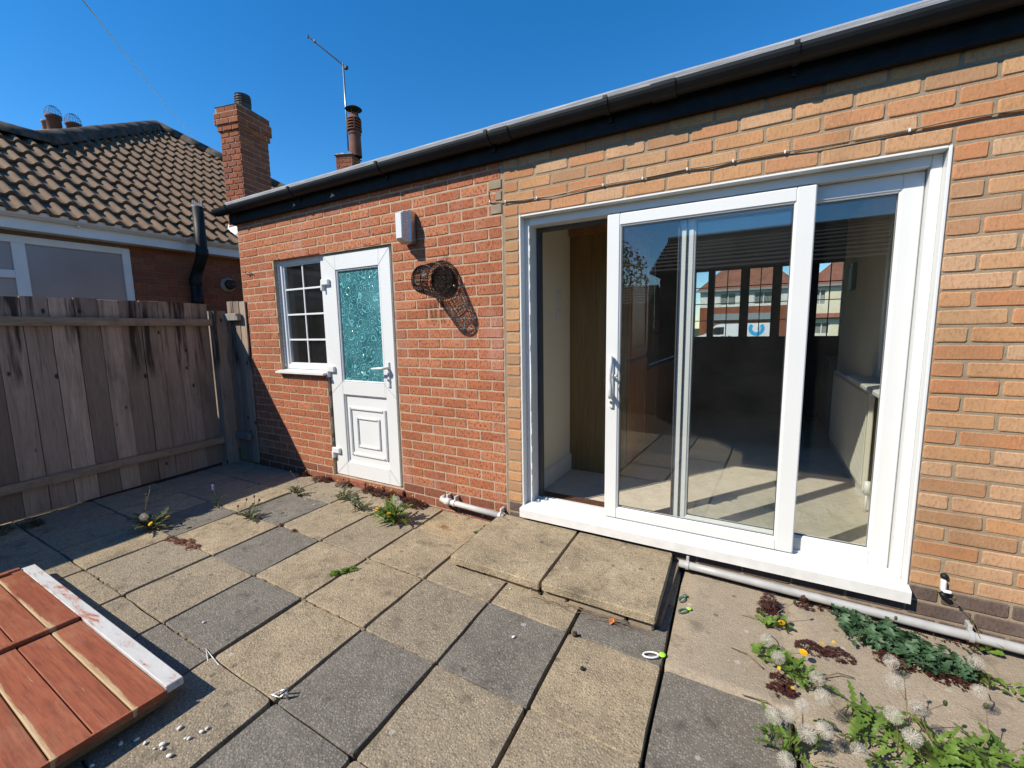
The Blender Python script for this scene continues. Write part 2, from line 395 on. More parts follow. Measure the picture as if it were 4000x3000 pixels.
# ---- plants
def leaf_mat(name, c, c2, trans=.35):
    t = NT(name, .5, .35); P = t.pos(); n = t.noise(P, 35, 4); r = t.rand()
    cc = t.mix(t.math('MULTIPLY', r, .7), t.ramp(n, [(.3, c), (.7, c2)]), tuple(x*.6 for x in c))
    t.col(cc)
    tr = t.node('ShaderNodeBsdfTranslucent'); t.l.new(cc, tr.inputs[0])
    ms = t.node('ShaderNodeMixShader'); ms.inputs[0].default_value = trans
    t.l.new(t.b.outputs[0], ms.inputs[1]); t.l.new(tr.outputs[0], ms.inputs[2])
    t.l.new(ms.outputs[0], t.n['Material Output'].inputs[0]); return t.m
M['leaf'] = leaf_mat('dandelion_leaf', (.11,.20,.030), (.21,.33,.06))
M['leafold'] = leaf_mat('dull_leaf', (.07,.10,.04), (.13,.16,.065))
M['leafblue'] = leaf_mat('bluish_leaf', (.055,.12,.06), (.11,.20,.095), .3)
M['purple'] = leaf_mat('purple_creeper_leaf', (.060,.018,.016), (.12,.04,.028), .25)
M['redweed'] = leaf_mat('red_sedum', (.16,.045,.035), (.22,.10,.06), .2)
M['stem'] = leaf_mat('flower_stem', (.22,.17,.085), (.30,.22,.12), .2)
M['stemred'] = leaf_mat('reddish_stem', (.20,.09,.06), (.26,.15,.09), .2)
M['petal'] = leaf_mat('yellow_petal', (.75,.42,.01), (.85,.55,.02), .3)
M['blueflower'] = leaf_mat('blue_flower', (.22,.24,.55), (.35,.36,.62), .3)
t = NT('seed_fluff', .9, .1); t.col((.72,.69,.62)); tr = t.node('ShaderNodeBsdfTranslucent'); tr.inputs[0].default_value = (.75,.70,.60,1)
ms = t.node('ShaderNodeMixShader'); ms.inputs[0].default_value = .5; t.l.new(t.b.outputs[0], ms.inputs[1]); t.l.new(tr.outputs[0], ms.inputs[2]); t.l.new(ms.outputs[0], t.n['Material Output'].inputs[0]); M['fluff'] = t.m
M['pebble'] = simple('white_pebble', (.68,.66,.62), .6, .4, 0, .05, 60)
M['stone'] = simple('grey_stone', (.10,.105,.10), .7, .4, 0, .1, 60)
M['brownlump'] = simple('brown_lump', (.055,.032,.02), .9, .2, 0, .3, 90, .6, 150)
M['orange'] = simple('orange_leaf', (.60,.19,.055), .6, .3, 0, .1, 90)
M['limeplastic'] = simple('lime_plastic', (.35,.75,.05), .35)
M['whiteplastic'] = simple('white_plastic', (.72,.73,.73), .35)
M['greenplastic'] = simple('dull_green_plastic', (.06,.15,.11), .5)
M['twig'] = simple('dry_twig', (.20,.14,.09), .9)
# ---- glass
def glass(name, k=1.0, tint=(.93,.96,.95), dirt=0.0):
    m = bpy.data.materials.new(name); m.use_nodes = True; nt = m.node_tree; n, l = nt.nodes, nt.links
    n.remove(n['Principled BSDF'])
    tr = n.new('ShaderNodeBsdfTransparent'); tr.inputs[0].default_value = (*tint, 1)
    gl = n.new('ShaderNodeBsdfGlossy'); gl.inputs['Roughness'].default_value = 0.0; gl.inputs[0].default_value = (1,1,1,1)
    ge = n.new('ShaderNodeNewGeometry'); dt = n.new('ShaderNodeVectorMath'); dt.operation = 'DOT_PRODUCT'; l.new(ge.outputs['Normal'], dt.inputs[0]); l.new(ge.outputs['Incoming'], dt.inputs[1])
    def mth(op, a, b):
        q = n.new('ShaderNodeMath'); q.operation = op
        for i, v in enumerate((a, b)):
            if isinstance(v, (int, float)): q.inputs[i].default_value = v
            else: l.new(v, q.inputs[i])
        return q.outputs[0]
    c1 = mth('SUBTRACT', 1.0, mth('ABSOLUTE', dt.outputs['Value'], 0)); f5 = mth('POWER', c1, 5.0)
    mu = n.new('ShaderNodeMath'); mu.operation = 'MULTIPLY'; mu.inputs[1].default_value = k; mu.use_clamp = True; l.new(mth('MULTIPLY_ADD', f5, .96) if False else mth('ADD', mth('MULTIPLY', f5, .96), .04), mu.inputs[0])
    ms = n.new('ShaderNodeMixShader'); l.new(mu.outputs[0], ms.inputs[0]); l.new(tr.outputs[0], ms.inputs[1]); l.new(gl.outputs[0], ms.inputs[2])
    last = ms
    if dirt:
        df = n.new('ShaderNodeBsdfDiffuse'); df.inputs[0].default_value = (.6,.6,.57,1)
        g = n.new('ShaderNodeNewGeometry')
        vo = n.new('ShaderNodeTexVoronoi'); vo.inputs['Scale'].default_value = 38; l.new(g.outputs['Position'], vo.inputs['Vector'])
        r1 = n.new('ShaderNodeValToRGB'); r1.color_ramp.elements[0].position = .03; r1.color_ramp.elements[0].color = (.16,.16,.16,1); r1.color_ramp.elements[1].position = .06; r1.color_ramp.elements[1].color = (0,0,0,1); l.new(vo.outputs['Distance'], r1.inputs[0])
        no = n.new('ShaderNodeTexNoise'); no.inputs['Scale'].default_value = 6; no.inputs['Detail'].default_value = 6; l.new(g.outputs['Position'], no.inputs['Vector'])
        ad = n.new('ShaderNodeMath'); ad.operation = 'MULTIPLY_ADD'; l.new(no.outputs[0], ad.inputs[0]); ad.inputs[1].default_value = dirt; l.new(r1.outputs[0], ad.inputs[2])
        m2 = n.new('ShaderNodeMixShader'); l.new(ad.outputs[0], m2.inputs[0]); l.new(ms.outputs[0], m2.inputs[1]); l.new(df.outputs[0], m2.inputs[2]); last = m2
    l.new(last.outputs[0], n['Material Output'].inputs[0]); return m
M['glass'] = glass('double_glazing', 1.7, (.965,.98,.97), .008)
M['glassdusty'] = glass('dusty_glass', 1.2, (.85,.87,.87), .02)
M['clearcover'] = glass('ribbed_cover_glass', 1.6, (.97,.97,.97), .0)
# teal textured door glass
t = NT('teal_swirl_glass', .12, .6); P = t.pos()
dn = t.noise(P, 9, 2, .5, 0, 1); wv = t.node('ShaderNodeMix', data_type='VECTOR'); wv.inputs['Factor'].default_value = .11; t.l.new(P, wv.inputs[4]); t.l.new(dn, wv.inputs[5])
nz = t.noise(P, 9, 1.0, .4, 1.3); sw = t.math('SINE', t.math('MULTIPLY', nz, 60.0))
v2 = t.voro(P, 7.5, 'F1', 'Distance', .25); sp = t.math('SINE', t.math('MULTIPLY', v2, 48.0))
msk = t.ramp(v2, [(.30, 1), (.36, 0)])
ln = t.mix(msk, t.ramp(sw, [(.55, 0), (.75, 1)]), t.ramp(sp, [(.55, 0), (.75, 1)]))
c = t.mix(ln, t.ramp(t.noise(P, 5, 3), [(.3, (.020,.090,.105)), (.7, (.05,.185,.205))]), (.14,.40,.43))
t.col(c); t.nrm(t.bump(ln, .8, .008)); M['teal'] = t.m
# frosted neighbour glass, pinkish reflection put into its base colour
t = NT('frosted_glass', .18, .7); P = t.pos()
t.col(t.ramp(t.noise(t.pos((1, 1, .6)), 1.2, 3), [(.3, (.20,.175,.17)), (.7, (.34,.28,.27))])); t.nrm(t.bump(t.noise(P, 160, 2), .3, .004)); M['frost'] = t.m
# ---- roof tile
t = NT('brown_concrete_tile', .85, .25); P = t.pos(); r = t.rand()
n1 = t.noise(P, 3.5, 5, .6); n2 = t.noise(P, 140, 3, .7)
c = t.ramp(n1, [(.3, (.125,.080,.049)), (.7, (.205,.135,.084))]); c = t.mix(t.math('MULTIPLY', r, .4), c, (.13,.088,.06)); c = t.mix(t.ramp(n2, [(.45, 0), (.7, .6)]), c, (.07,.053,.042))
t.col(c); t.nrm(t.bump(n2, .4, .004)); M['tile'] = t.m
M['ridge'] = simple('lichened_ridge_tile', (.085,.072,.06), .9, .2, 0, .35, 8, .5, 70)
M['clay'] = simple('clay_pot', (.16,.068,.045), .8, .3, 0, .2, 6, .2, 60)
M['claypale'] = simple('pale_clay_pot', (.30,.15,.10), .8, .3, 0, .15, 6)
M['cowl'] = simple('metal_cowl', (.065,.055,.05), .6, .4, .3)
M['flaunch'] = simple('mortar_flaunching', (.26,.245,.22), .95, .1, 0, .35, 16, .8, 40)
M['nwhite'] = simple('neighbour_white_upvc', (.70,.69,.68), .35, .5, 0, .04, 4)
M['vent'] = simple('grey_vent', (.42,.41,.39), .5, .4, 0, .1)
# ---- inside
M['cream'] = simple('cream_wall', (.78,.71,.56), .85, .2, 0, .05, 2.5, .1, 60)
t = NT('cream_wall_damp', .88, .2); P = t.pos(); n1 = t.noise(P, 7, 6, .7, .5)
sep = t.node('ShaderNodeSeparateXYZ'); t.l.new(P, sep.inputs[0])
msk = t.math('MULTIPLY', t.ramp(n1, [(.50, 0), (.68, 1)]), t.math('MULTIPLY', t.ramp(sep.outputs[2], [(.05, 1), (.75, 0)]), t.ramp(sep.outputs[1], [(.1, 1), (.55, 0)])))
t.col(t.mix(msk, (.78,.71,.56), (.20,.13,.05))); t.nrm(t.bump(n1, .1, .01)); M['creamdamp'] = t.m
M['whitepaint'] = simple('white_gloss_paint', (.72,.71,.68), .4, .5, 0, .06, 9)
t = NT('oak_veneer', .45, .4); P = t.pos((7, 7, .55)); g = t.noise(P, 1.5, 8, .65, 1.4); f = t.noise(t.pos((60, 60, 2.2)), 1.5, 5, .7)
t.col(t.mix(t.ramp(f, [(.45, 0), (.7, .5)]), t.ramp(g, [(.3, (.22,.135,.052)), (.5, (.28,.175,.068)), (.7, (.34,.215,.09))]), (.10,.062,.022))); M['oak'] = t.m
t = NT('cupboard_wood', .4, .45); P = t.pos((14, 14, 1.0)); g = t.noise(P, 1.5, 7, .6, .8)
t.col(t.ramp(g, [(.3, (.22,.095,.035)), (.7, (.33,.155,.06))])); M['cupwood'] = t.m
t = NT('vinyl_floor', .32, .45); P = t.pos(); n1 = t.noise(P, 9, 6, .65, .8); v = t.noise(t.pos((30, 60, 1)), 1, 4)
c = t.ramp(n1, [(.3, (.50,.44,.36)), (.7, (.64,.57,.48))]); c = t.mix(t.ramp(v, [(.58, 0), (.68, .5)]), c, (.22,.17,.13))
br = t.node('ShaderNodeTexBrick'); t.l.new(t.pos(rot=(0, 0, .78)), br.inputs[0]); br.inputs['Scale'].default_value = 1.0; br.inputs['Brick Width'].default_value = .32; br.inputs['Row Height'].default_value = .32; br.offset = 0
br.inputs['Mortar Size'].default_value = .003
c = t.mix(t.math('MULTIPLY', br.outputs['Fac'], .25), c, (.22,.18,.14)); t.col(c); M['vinyl'] = t.m
M['mat'] = simple('brown_threshold', (.10,.048,.028), .6, .3, 0, .2, 30)
M['darkroom'] = simple('shaded_dark_wood', (.030,.024,.020), .6, .3, 0, .2, 6)  # dark wood, with the backlit end wall's shade put into the colour
M['radiator'] = simple('cream_radiator', (.64,.60,.52), .4, .5, 0, .03)
M['worktop'] = simple('dark_worktop', (.03,.03,.032), .3, .5)
M['appliance'] = simple('grey_appliance', (.16,.17,.18), .35, .5)
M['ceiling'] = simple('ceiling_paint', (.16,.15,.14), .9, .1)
# ---- far things
M['render'] = simple('white_render', (.66,.65,.61), .9, .2, 0, .05, 1.2)
M['rendercream'] = simple('cream_render', (.66,.60,.44), .9, .2, 0, .05, 1.2)
M['redroof'] = simple('red_roof_tile', (.22,.095,.065), .9, .2, 0, .15, 2, .4, 8)
M['vanwhite'] = simple('white_van_paint', (.74,.75,.76), .25, .5, 0, .02, 1)
M['vanglass'] = simple('dark_van_glass', (.02,.025,.03), .08, .6)
M['blue'] = simple('blue_print', (.02,.36,.72), .4)
M['bluelight'] = simple('pale_blue_print', (.25,.62,.85), .4)
M['tyre'] = simple('tyre_rubber', (.02,.02,.02), .8)
M['asphalt'] = simple('asphalt', (.05,.05,.052), .95, .2, 0, .15, 3, .4, 40)
M['grass'] = simple('rough_grass', (.06,.09,.03), .95, .1, 0, .35, 4, .8, 20)
M['shopgrey'] = simple('grey_shop_board', (.22,.25,.26), .6)
M['darkroof'] = simple('dark_tile_roof', (.055,.048,.045), .85, .25, 0, .2, 3, .4, 20)
M['darkboard'] = simple('dark_stained_board', (.035,.028,.024), .7, .3, 0, .25, 6)
M['curtain'] = simple('net_curtain', (.30,.32,.30), .9)

# ------------------------------------------------------------------ brick laying
def brick_shape(mb, w, h, d, rr, bev=.004, jit=.0012, off=(0,0,0), rot=None):
    """w along X, h along Z, face at y=0 (towards -Y), back at y=d"""
    j = lambda a=jit: rr.uniform(-a, a)
    hw, hh = w/2, h/2; c = min(.006, w*.2)
    out = [(-hw+c+j(), -hh+j()), (0+j(.02), -hh+j()), (hw-c+j(), -hh+j()), (hw+j(), -hh+c), (hw+j(), hh-c), (hw-c+j(), hh+j()), (0+j(.02), hh+j()), (-hw+c+j(), hh+j()), (-hw+j(), hh-c), (-hw+j(), -hh+c)]
    n = len(out); k1 = (hw-bev)/hw; k2 = (hh-bev)/hh
    vs = [Vector((x, d, z)) for x, z in out] + [Vector((x, bev*.8+abs(j()), z)) for x, z in out] + [Vector((x*k1, j(.0008), z*k2)) for x, z in out]
    fs = []
    for i in range(n):
        i2 = (i+1) % n
        fs += [(i, i2, n+i2, n+i), (n+i, n+i2, 2*n+i2, 2*n+i)]
    fs.append(tuple(range(2*n, 3*n)))
    o = Vector(off)
    if rot: vs = [rot @ v for v in vs]
    mb.add([v+o for v in vs], fs)
_bcache = {}
def brick_mesh(w, h, d, kind, m, variants=5):
    key = (round(w/.006), round(h, 3), round(d, 3), kind); lst = _bcache.setdefault(key, [])
    if len(lst) < variants:
        rr = random.Random(hash(key) % 10007 + len(lst)*77)
        mb = MB(); brick_shape(mb, w, h, d, rr); me = mb.mesh('brick'); me.materials.append(m); lst.append(me); return me
    return R.choice(lst)
def course(x0, x1, phase, L, gap, holes):
    """intervals of bricks in one course, clipped to the holes"""
    res = []; i0 = math.floor((x0-phase)/L)-1
    x = phase + i0*L
    while x < x1:
        segs = [(max(x, x0), min(x+L, x1))]
        for a, b in holes:
            ns = []
            for s, e in segs:
                if e <= a or s >= b: ns.append((s, e))
                else:
                    if s < a: ns.append((s, a))
                    if e > b: ns.append((b, e))
            segs = ns
        for s, e in segs:
            if e-s > .035: res.append((s+gap/2 if s > x0 or True else s, e-gap/2))
        x += L
    return res
def rects(x0, x1, z0, z1, holes):
    """rectangle minus holes -> list of rectangles (columns)"""
    xs = sorted({x0, x1, *[h[0] for h in holes], *[h[1] for h in holes]}); out = []
    for a, b in zip(xs, xs[1:]):
        if a < x0-1e-6 or b > x1+1e-6: continue
        mid = (a+b)/2; zz = [(z0, z1)]
        for h in holes:
            if h[0] < mid < h[1]:
                n = []
                for s, e in zz:
                    if e <= h[2] or s >= h[3]: n.append((s, e)); continue
                    if s < h[2]: n.append((s, h[2]))
                    if e > h[3]: n.append((h[3], e))
                zz = n
        out += [(a, b, s, e) for s, e in zz]
    return out

# ------------------------------------------------------------------ ground levels
def gz(x): return -.152 - .018*max(x, -1.5) + .005*(min(x, -1.5)+1.5)

# the ground sheet and the road far in front
g = MB(); s_ = 400
g.quad((-s_, -s_, -.42), (s_, -s_, -.42), (s_, s_, -.42), (-s_, s_, -.42)); struct(obj('ground', g, M['grass']))
g = MB(); g.box(-60, 60, 24, 38, -.60, -.40); struct(obj('road', g, M['asphalt']))

# ------------------------------------------------------------------ patio
bed = MB()
xs = [-3.9, -1.5, 1.26, 3.6]
for a, b in zip(xs, xs[1:]):
    vs = [(a, -4.6, gz(a)-.048), (b, -4.6, gz(b)-.048), (b, .03, gz(b)-.048), (a, .03, gz(a)-.048)]
    bed.prism([vs[0], vs[3], vs[2], vs[1]], (0, 0, -.3))
patio = struct(obj('patio', bed, M['soil']))
SHEAR = .045
def slab(name, x0, x1, y0, y1, m, th=.045, tilt=.003, zoff=0.0, base=None, gap=.006, gapy=.004, parent=patio):
    """quadrilateral paving slab, slightly uneven, edges rounded"""
    mb = MB(); rr = R
    def X(x, y): return x - SHEAR*(y+1.3)
    P2 = []
    for (x, y, sx, sy) in ((x0, y0, 1, 1), (x1, y0, -1, 1), (x1, y1, -1, -1), (x0, y1, 1, -1)):
        jx, jy = rr.uniform(-.003, .003), rr.uniform(-.003, .003)
        P2.append(Vector((X(x, y)+sx*gap/2+jx, y+sy*gapy/2+jy)))
    # outline with worn corners and mid points
    out = []
    for i in range(4):
        a, p, b = P2[i-1], P2[i], P2[(i+1) % 4]
        c1 = p+(a-p).normalized()*rr.uniform(.006, .02); c2 = p+(b-p).normalized()*rr.uniform(.006, .02)
        out += [c1, (c1+c2)/2+(p-(c1+c2)/2)*.4, c2]
        for f in (.25, .5, .75): 
            q = p.lerp(b, f); nrm = Vector((b.y-p.y, p.x-b.x)).normalized(); out.append(q - nrm*rr.uniform(-.0022, .003))
    c = sum(P2, Vector((0, 0)))/4
    ta, tb, tz = rr.uniform(-tilt, tilt), rr.uniform(-tilt, tilt), rr.uniform(-tilt, tilt)
    def H(p):
        return (gz(p.x) if base is None else base) + zoff + tz + ta*(p.x-c.x)/.22 + tb*(p.y-c.y)/.22
    n = len(out); vs = []
    for k, (sh, dz) in enumerate(((0, -th), (0, -.006), (.004, 0), (.03, .0005))):
        for p in out:
            q = p + (c-p).normalized()*sh; vs.append((q.x, q.y, H(p)+dz))
    fs = []
    for k in range(3):
        for i in range(n):
            j = (i+1) % n; fs.append((k*n+i, k*n+j, (k+1)*n+j, (k+1)*n+i))
    fs.append(tuple(range(3*n, 4*n)))
    mb.add(vs, fs)
    return obj(name, mb, m, parent)
CX = [-3.36, -2.87, -2.40, -1.93, -1.405, -.953, -.503, -.05, .393, .835, 1.265, 1.72]
RY = [-.035, -.395, -.838, -1.296, -1.750, -2.205, -2.66, -3.11]
GREY = {(3, 1), (4, 2), (8, 2), (10, 2), (5, 3), (7, 3), (5, 4), (7, 4), (9, 1), (2, 2), (6, 5), (3, 5), (8, 5), (9, 4), (8, 6)}
for ci in range(len(CX)-1):
    for ri in range(len(RY)-1):
        x0, x1, y1, y0 = CX[ci], CX[ci+1], RY[ri], RY[ri+1]
        if ci == 10 and ri < 2: continue
        m = M['slabgrey'] if (ci, ri) in GREY else M['slabbuff']
        if (ci, ri) == (6, 0): m = M['slabrust']
        slab('paving_slab', x0, x1, y0, y1, m, gap=.015, gapy=.006)
# sandy joint fillets on some cross joints
jf = MB()
for (x0, x1, y) in ((-1.4, -.95, -.838), (-.95, -.5, -1.296), (-.5, -.05, -1.296), (-.05, .39, -1.296), (-.95, -.52, -.395), (-.5, -.08, -.84), (-1.9, -1.4, -1.296), (-1.9, -1.4, -1.75), (-.9, -.5, -1.75)):
    for k in range(14):
        a = x0 + (x1-x0)*(k+R.uniform(.1, .9))/14; xx = a - SHEAR*(y+1.3)
        jf.bbox(xx-R.uniform(.008, .03), xx+R.uniform(.008, .03), y-.008, y+.008, gz(xx)-.04, gz(xx)-R.uniform(.001, .012), .003)
o = obj('joint_sand', jf, M['joint'], patio, kind='stuff')
# concrete apron on the right and the cement strip against the house wall
cc = MB(); n = 14
def apron(x0, x1, y0, y1, nx, ny, dz=-.001):
    vs = []; fs = []
    for j in range(ny+1):
        for i in range(nx+1):
            x = x0+(x1-x0)*i/nx; y = y0+(y1-y0)*j/ny
            x += -SHEAR*(y+1.3) if i == 0 else 0
            vs.append((x, y, gz(x)+dz+.004*noise.noise(Vector((x*4, y*4, 0)))))
    for j in range(ny):
        for i in range(nx):
            k = j*(nx+1)+i; fs.append((k, k+1, k+nx+2, k+nx+1))
    nb = len(vs)
    vs += [(v[0], v[1], v[2]-.06) for v in vs[:nx+1]] + [(vs[j*(nx+1)][0], vs[j*(nx+1)][1], vs[j*(nx+1)][2]-.06) for j in range(ny+1)]
    for i in range(nx): fs.append((i+1, i, nb+i, nb+i+1))
    b2 = nb+nx+1
    for j in range(ny): fs.append((j*(nx+1), (j+1)*(nx+1), b2+j+1, b2+j))
    cc.add(vs, fs)
apron(1.272, 1.735, -.832, -.012, 10, 18)
apron(1.739, 3.4, -3.2, -.012, 24, 40)
struct(obj('concrete_apron', cc, M['concrete'], smooth=True))

# ------------------------------------------------------------------ the house
house = thing('brick_house', 'orange and buff brick single storey house with white door and sliding patio doors', 'house', (0, 1.5, -.2))
RL, RC = .225, .075
BL, BC, BX, BZ = .2311, .0758, .1268, 2.0019
WIN = (-2.573, -1.885, .885, 1.962); DOOR = (-1.885, -1.02, -.072, 1.945); PAT = (.127, 2.207, -.035, 1.998)
wall_r = MB()
for a, b, s, e in rects(-3.13, 0, -.45, 2.56, [WIN, DOOR]): wall_r.box(a, b, .0035, .2, s, e)
wall_r = obj('red_brick_wall', wall_r, M['mortar'], house, label='orange red rustic brick wall beside the white door')
wall_b = MB()
for a, b, s, e in rects(.0015, 4.2, -.45, 2.56, [PAT]): wall_b.box(a, b, .0045, .2, s, e)
wall_b = obj('buff_brick_wall', wall_b, M['mortarb'], house, label='buff brick wall round the sliding patio doors')
bricks = []     # (parent, x0, x1, z0, z1, kind, y)
for k in range(-4, 34):
    z0, z1 = k*RC, (k+1)*RC-.009
    if z0 > 2.44: continue
    zm = (z0+z1)/2
    hs = [(h[0], h[1]) for h in (WIN, DOOR) if h[2]-.02 < zm < h[3]+.01]
    kind = 'damp' if k < 0 else 'red'
    for a, b in course(-3.128, -.004, 0 if k % 2 == 0 else RL/2, RL, .0085, hs): bricks.append((wall_r, a, b, z0, z1, kind))
for nrow in range(-6, 33):
    z0 = BZ-nrow*BC; z1 = z0+BC-.0115; zm = (z0+z1)/2
    if z0 < -.34: continue
    hs = [(PAT[0], PAT[1])] if PAT[2]-.02 < zm < PAT[3]-.01 else []
    kind = 'greybrick' if z0 < -.03 else 'buff'
    for a, b in course(.0095, 4.15, BX if nrow % 2 == 0 else BX+BL/2, BL, .0115, hs): bricks.append((wall_b, a, b, z0, z1, kind))
def rank(b):
    c = Vector(((b[1]+b[2])/2, 0, (b[3]+b[4])/2)); d = c-CAM
    v = Euler(cam.rotation_euler).to_matrix().inverted() @ d
    u, w = v.x/-v.z, v.y/-v.z
    vis = v.z < 0 and abs(u) < 1.22 and abs(w) < .92 and b[3] > -.2
    return ((b[2]-b[1])*(b[4]-b[3])/d.length**3*abs(d.y)) if vis else -1/d.length
bricks.sort(key=rank, reverse=True)
rest = {}
for i, (par, a, b, z0, z1, kind) in enumerate(bricks):
    if z1 < -.3: continue
    proud = R.uniform(-.0015, .0015)
    if i < 300:
        me = brick_mesh(b-a, z1-z0, .1, kind, M[kind])
        link('brick', me, M[kind], par, ((a+b)/2, proud, (z0+z1)/2), (R.uniform(-.004, .004), R.uniform(-.004, .004), R.uniform(-.003, .003)))
    else:
        mb = rest.setdefault((par.name, kind), (MB(), par))[0]; mb.cur = R.random()+.001
        brick_shape(mb, b-a, z1-z0, .1, R, off=((a+b)/2, proud, (z0+z1)/2))
for (pn, kind), (mb, par) in rest.items(): obj('bricks', mb, M[kind], par, kind='stuff')
# mortar patch bricks where the two walls were toothed together
tooth = MB()
for z, w in ((2.19, .10), (2.03, .085), (2.115, .05)): tooth.bbox(-w, -.002, -.0045, .02, z, z+.06, .004)
obj('mortar_patch', tooth, M['mortarb'], wall_b)
# red threshold bricks under the door
for i in range(4):
    a = -1.885+.225*i-.01; mb = MB(); mb.bbox(a+.004, min(a+.221, -1.0), -.028, .06, -.155, -.076, .006)
    obj('threshold_brick', mb, M['damp'], wall_r)
# fascia, gutter, roof edge
mb = MB(); mb.box(-3.17, 4.3, -.045, .03, 2.355, 2.56); fas = obj('fascia', mb, M['blackpaint'], house)
mb = MB(); gy, gzc, gr = -.103, 2.487, .056
def gutter_profile(r0, r1, cy, cz):
    pts = [(cy+r0*cos(a), cz+r0*sin(a)) for a in [pi+pi*k/12 for k in range(13)]]
    pts += [(cy+r1*cos(a), cz+r1*sin(a)) for a in [2*pi-pi*k/12 for k in range(13)]]
    return pts
prof = gutter_profile(gr, gr-.004, gy, gzc)
mb.prism([(-3.26, y, z) for y, z in prof], (7.5, 0, 0))
mb.prism([(-3.262, gy+gr*cos(pi+pi*k/12), gzc+gr*sin(pi+pi*k/12)) for k in range(13)], (-.004, 0, 0))
gut = obj('gutter', mb, M['black'], house)
for x in (-3.02, -2.03, -.98, -.02, .75, 1.62, 2.5):
    mb = MB(); pts = gutter_profile(gr+.006, gr+.0005, gy, gzc); mb.prism([(x-.012, y, z) for y, z in pts], (.024, 0, 0))
    mb.box(x-.011, x+.011, gy-gr-.007, gy-gr+.012, gzc-.002, gzc+.012); mb.box(x-.009, x+.009, -.06, -.0455, 2.40, 2.50)
    obj('gutter_bracket', mb, M['black'], gut)
for x in (.08, 1.05):
    mb = MB(); pts = gutter_profile(gr+.007, gr+.0012, gy, gzc); mb.prism([(x-.06, y, z) for y, z in pts], (.12, 0, 0)); obj('gutter_union', mb, M['black'], gut)
mb = MB()      # felt roof: turned-down drip edge then a shallow fall back
n = 60; vs = []; fs = []
for i in range(n+1):
    x = -3.22+7.4*i/n; w = .004*noise.noise(Vector((x*3.1, 0, 0)))
    vs += [(x, -.048+w, 2.512), (x, -.050+w, 2.562+w), (x, -.042+w, 2.574+w), (x, .3, 2.585), (x, 2.4, 2.72), (x, 4.9, 2.60)]
for i in range(n):
    for k in range(5): a = i*6+k; fs.append((a, a+6, a+7, a+1))
mb.add(vs, fs); obj('felt_roof', mb, M['felt'], house)
# peeling felt scraps hanging under the fascia
for x, s in ((-1.62, .05), (-2.12, .03)):
    mb = MB(); mb.add([(x-s, -.047, 2.372), (x+s, -.052, 2.378), (x+s*.5, -.062, 2.398), (x-.3*s, -.05, 2.372)], [(0, 1, 2, 3)]); obj('paint_flake', mb, M['lead'], fas)

# --- small window beside the door
winp = MB()
fx0, fx1, fz0, fz1, fy = -2.625+.012, -1.93, .905, 1.957, .058
def frame_rect(mb, x0, x1, z0, z1, y0, y1, w, b=.004, wb=None):
    wb = wb or w
    mb.bbox(x0, x0+w, y0, y1, z0, z1, b); mb.bbox(x1-w, x1, y0, y1, z0, z1, b)
    mb.bbox(x0+w-.001, x1-w+.001, y0+.0004, y1, z1-w, z1, b); mb.bbox(x0+w-.001, x1-w+.001, y0+.0004, y1, z0, z0+wb, b)
frame_rect(winp, -2.572, -1.90, fz0, fz1, .05, .11, .05)
frame_rect(winp, -2.524, -1.948, fz0+.045, fz1-.047, .064, .10, .018)
win = obj('window', winp, M['upvc'], house, label='white framed eight pane window beside the door')
mb = MB(); mb.box(-2.51, -1.955, .080, .094, .955, 1.905); obj('glass', mb, M['glassdusty'], win)
mb = MB(); mb.bbox(-2.236-.009, -2.236+.009, .068, .079, .955, 1.905, .003); obj('glazing_bar', mb, M['upvc'], win)
for z in (1.673, 1.433, 1.191):
    mb = MB(); mb.bbox(-2.51, -1.955, .067, .0795, z-.009, z+.009, .003); obj('glazing_bar', mb, M['upvc'], win)
mb = MB()
mb.prism([(-2.60, -.052, .871), (-2.60, -.052, .887), (-2.60, .05, .905), (-2.60, .05, .871)], (.715, 0, 0)); obj('sill', mb, M['upvcsill'], win)
mb = MB()
for i in range(26):
    z = .93+i*.04; mb.bbox(-2.578, -2.570+R.uniform(0, .004), .040, .055, z, z+.036, .002)
obj('bead_and_sunlit_strip', mb, M['silicone_sunlit'], win)

# --- white door
dr = MB(); dx0, dx1, dz0, dz1, dy0, dy1 = -1.868, -1.068, -.062, 1.925, .022, .075
gx0, gx1, gz0_, gz1_ = -1.722, -1.196, .814, 1.798
px0, px1, pz0, pz1 = -1.716, -1.182, .068, .700
for a, b, s, e in rects(dx0, dx1, dz0, dz1, [(gx0, gx1, gz0_, gz1_), (px0, px1, pz0, pz1)]):
    dr.bbox(a, b, dy0, dy1, s, e, .0012)
door = obj('door', dr, M['upvc'], house, label='white door with teal swirl patterned glass and lower square panels')
mb = MB(); frame_rect(mb, -1.90, -1.022, -.075, 1.95, .045, .10, .034); obj('door_frame', mb, M['upvc'], door)
mb = MB(); frame_rect(mb, gx0, gx1, gz0_, gz1_, .030, .06, .016, .006); obj('glazing_bead', mb, M['upvc'], door)
mb = MB(); mb.box(gx0+.012, gx1-.012, .046, .058, gz0_+.012, gz1_-.012); obj('patterned_glass', mb, M['teal'], door)
mb = MB(); mb.box(px0, px1, .044, .065, pz0, pz1)
frame_rect(mb, px0, px1, pz0, pz1, .030, .045, .012, .005); obj('lower_panel', mb, M['upvc'], door)
for (a, b, s, e, w, y) in ((-1.674, -1.212, .138, .592, .030, .028), (-1.586, -1.292, .220, .503, .024, .030)):
    mb = MB(); frame_rect(mb, a, b, s, e, y, .046, w, .010); obj('panel_moulding', mb, M['upvc'], door)
mb = MB()
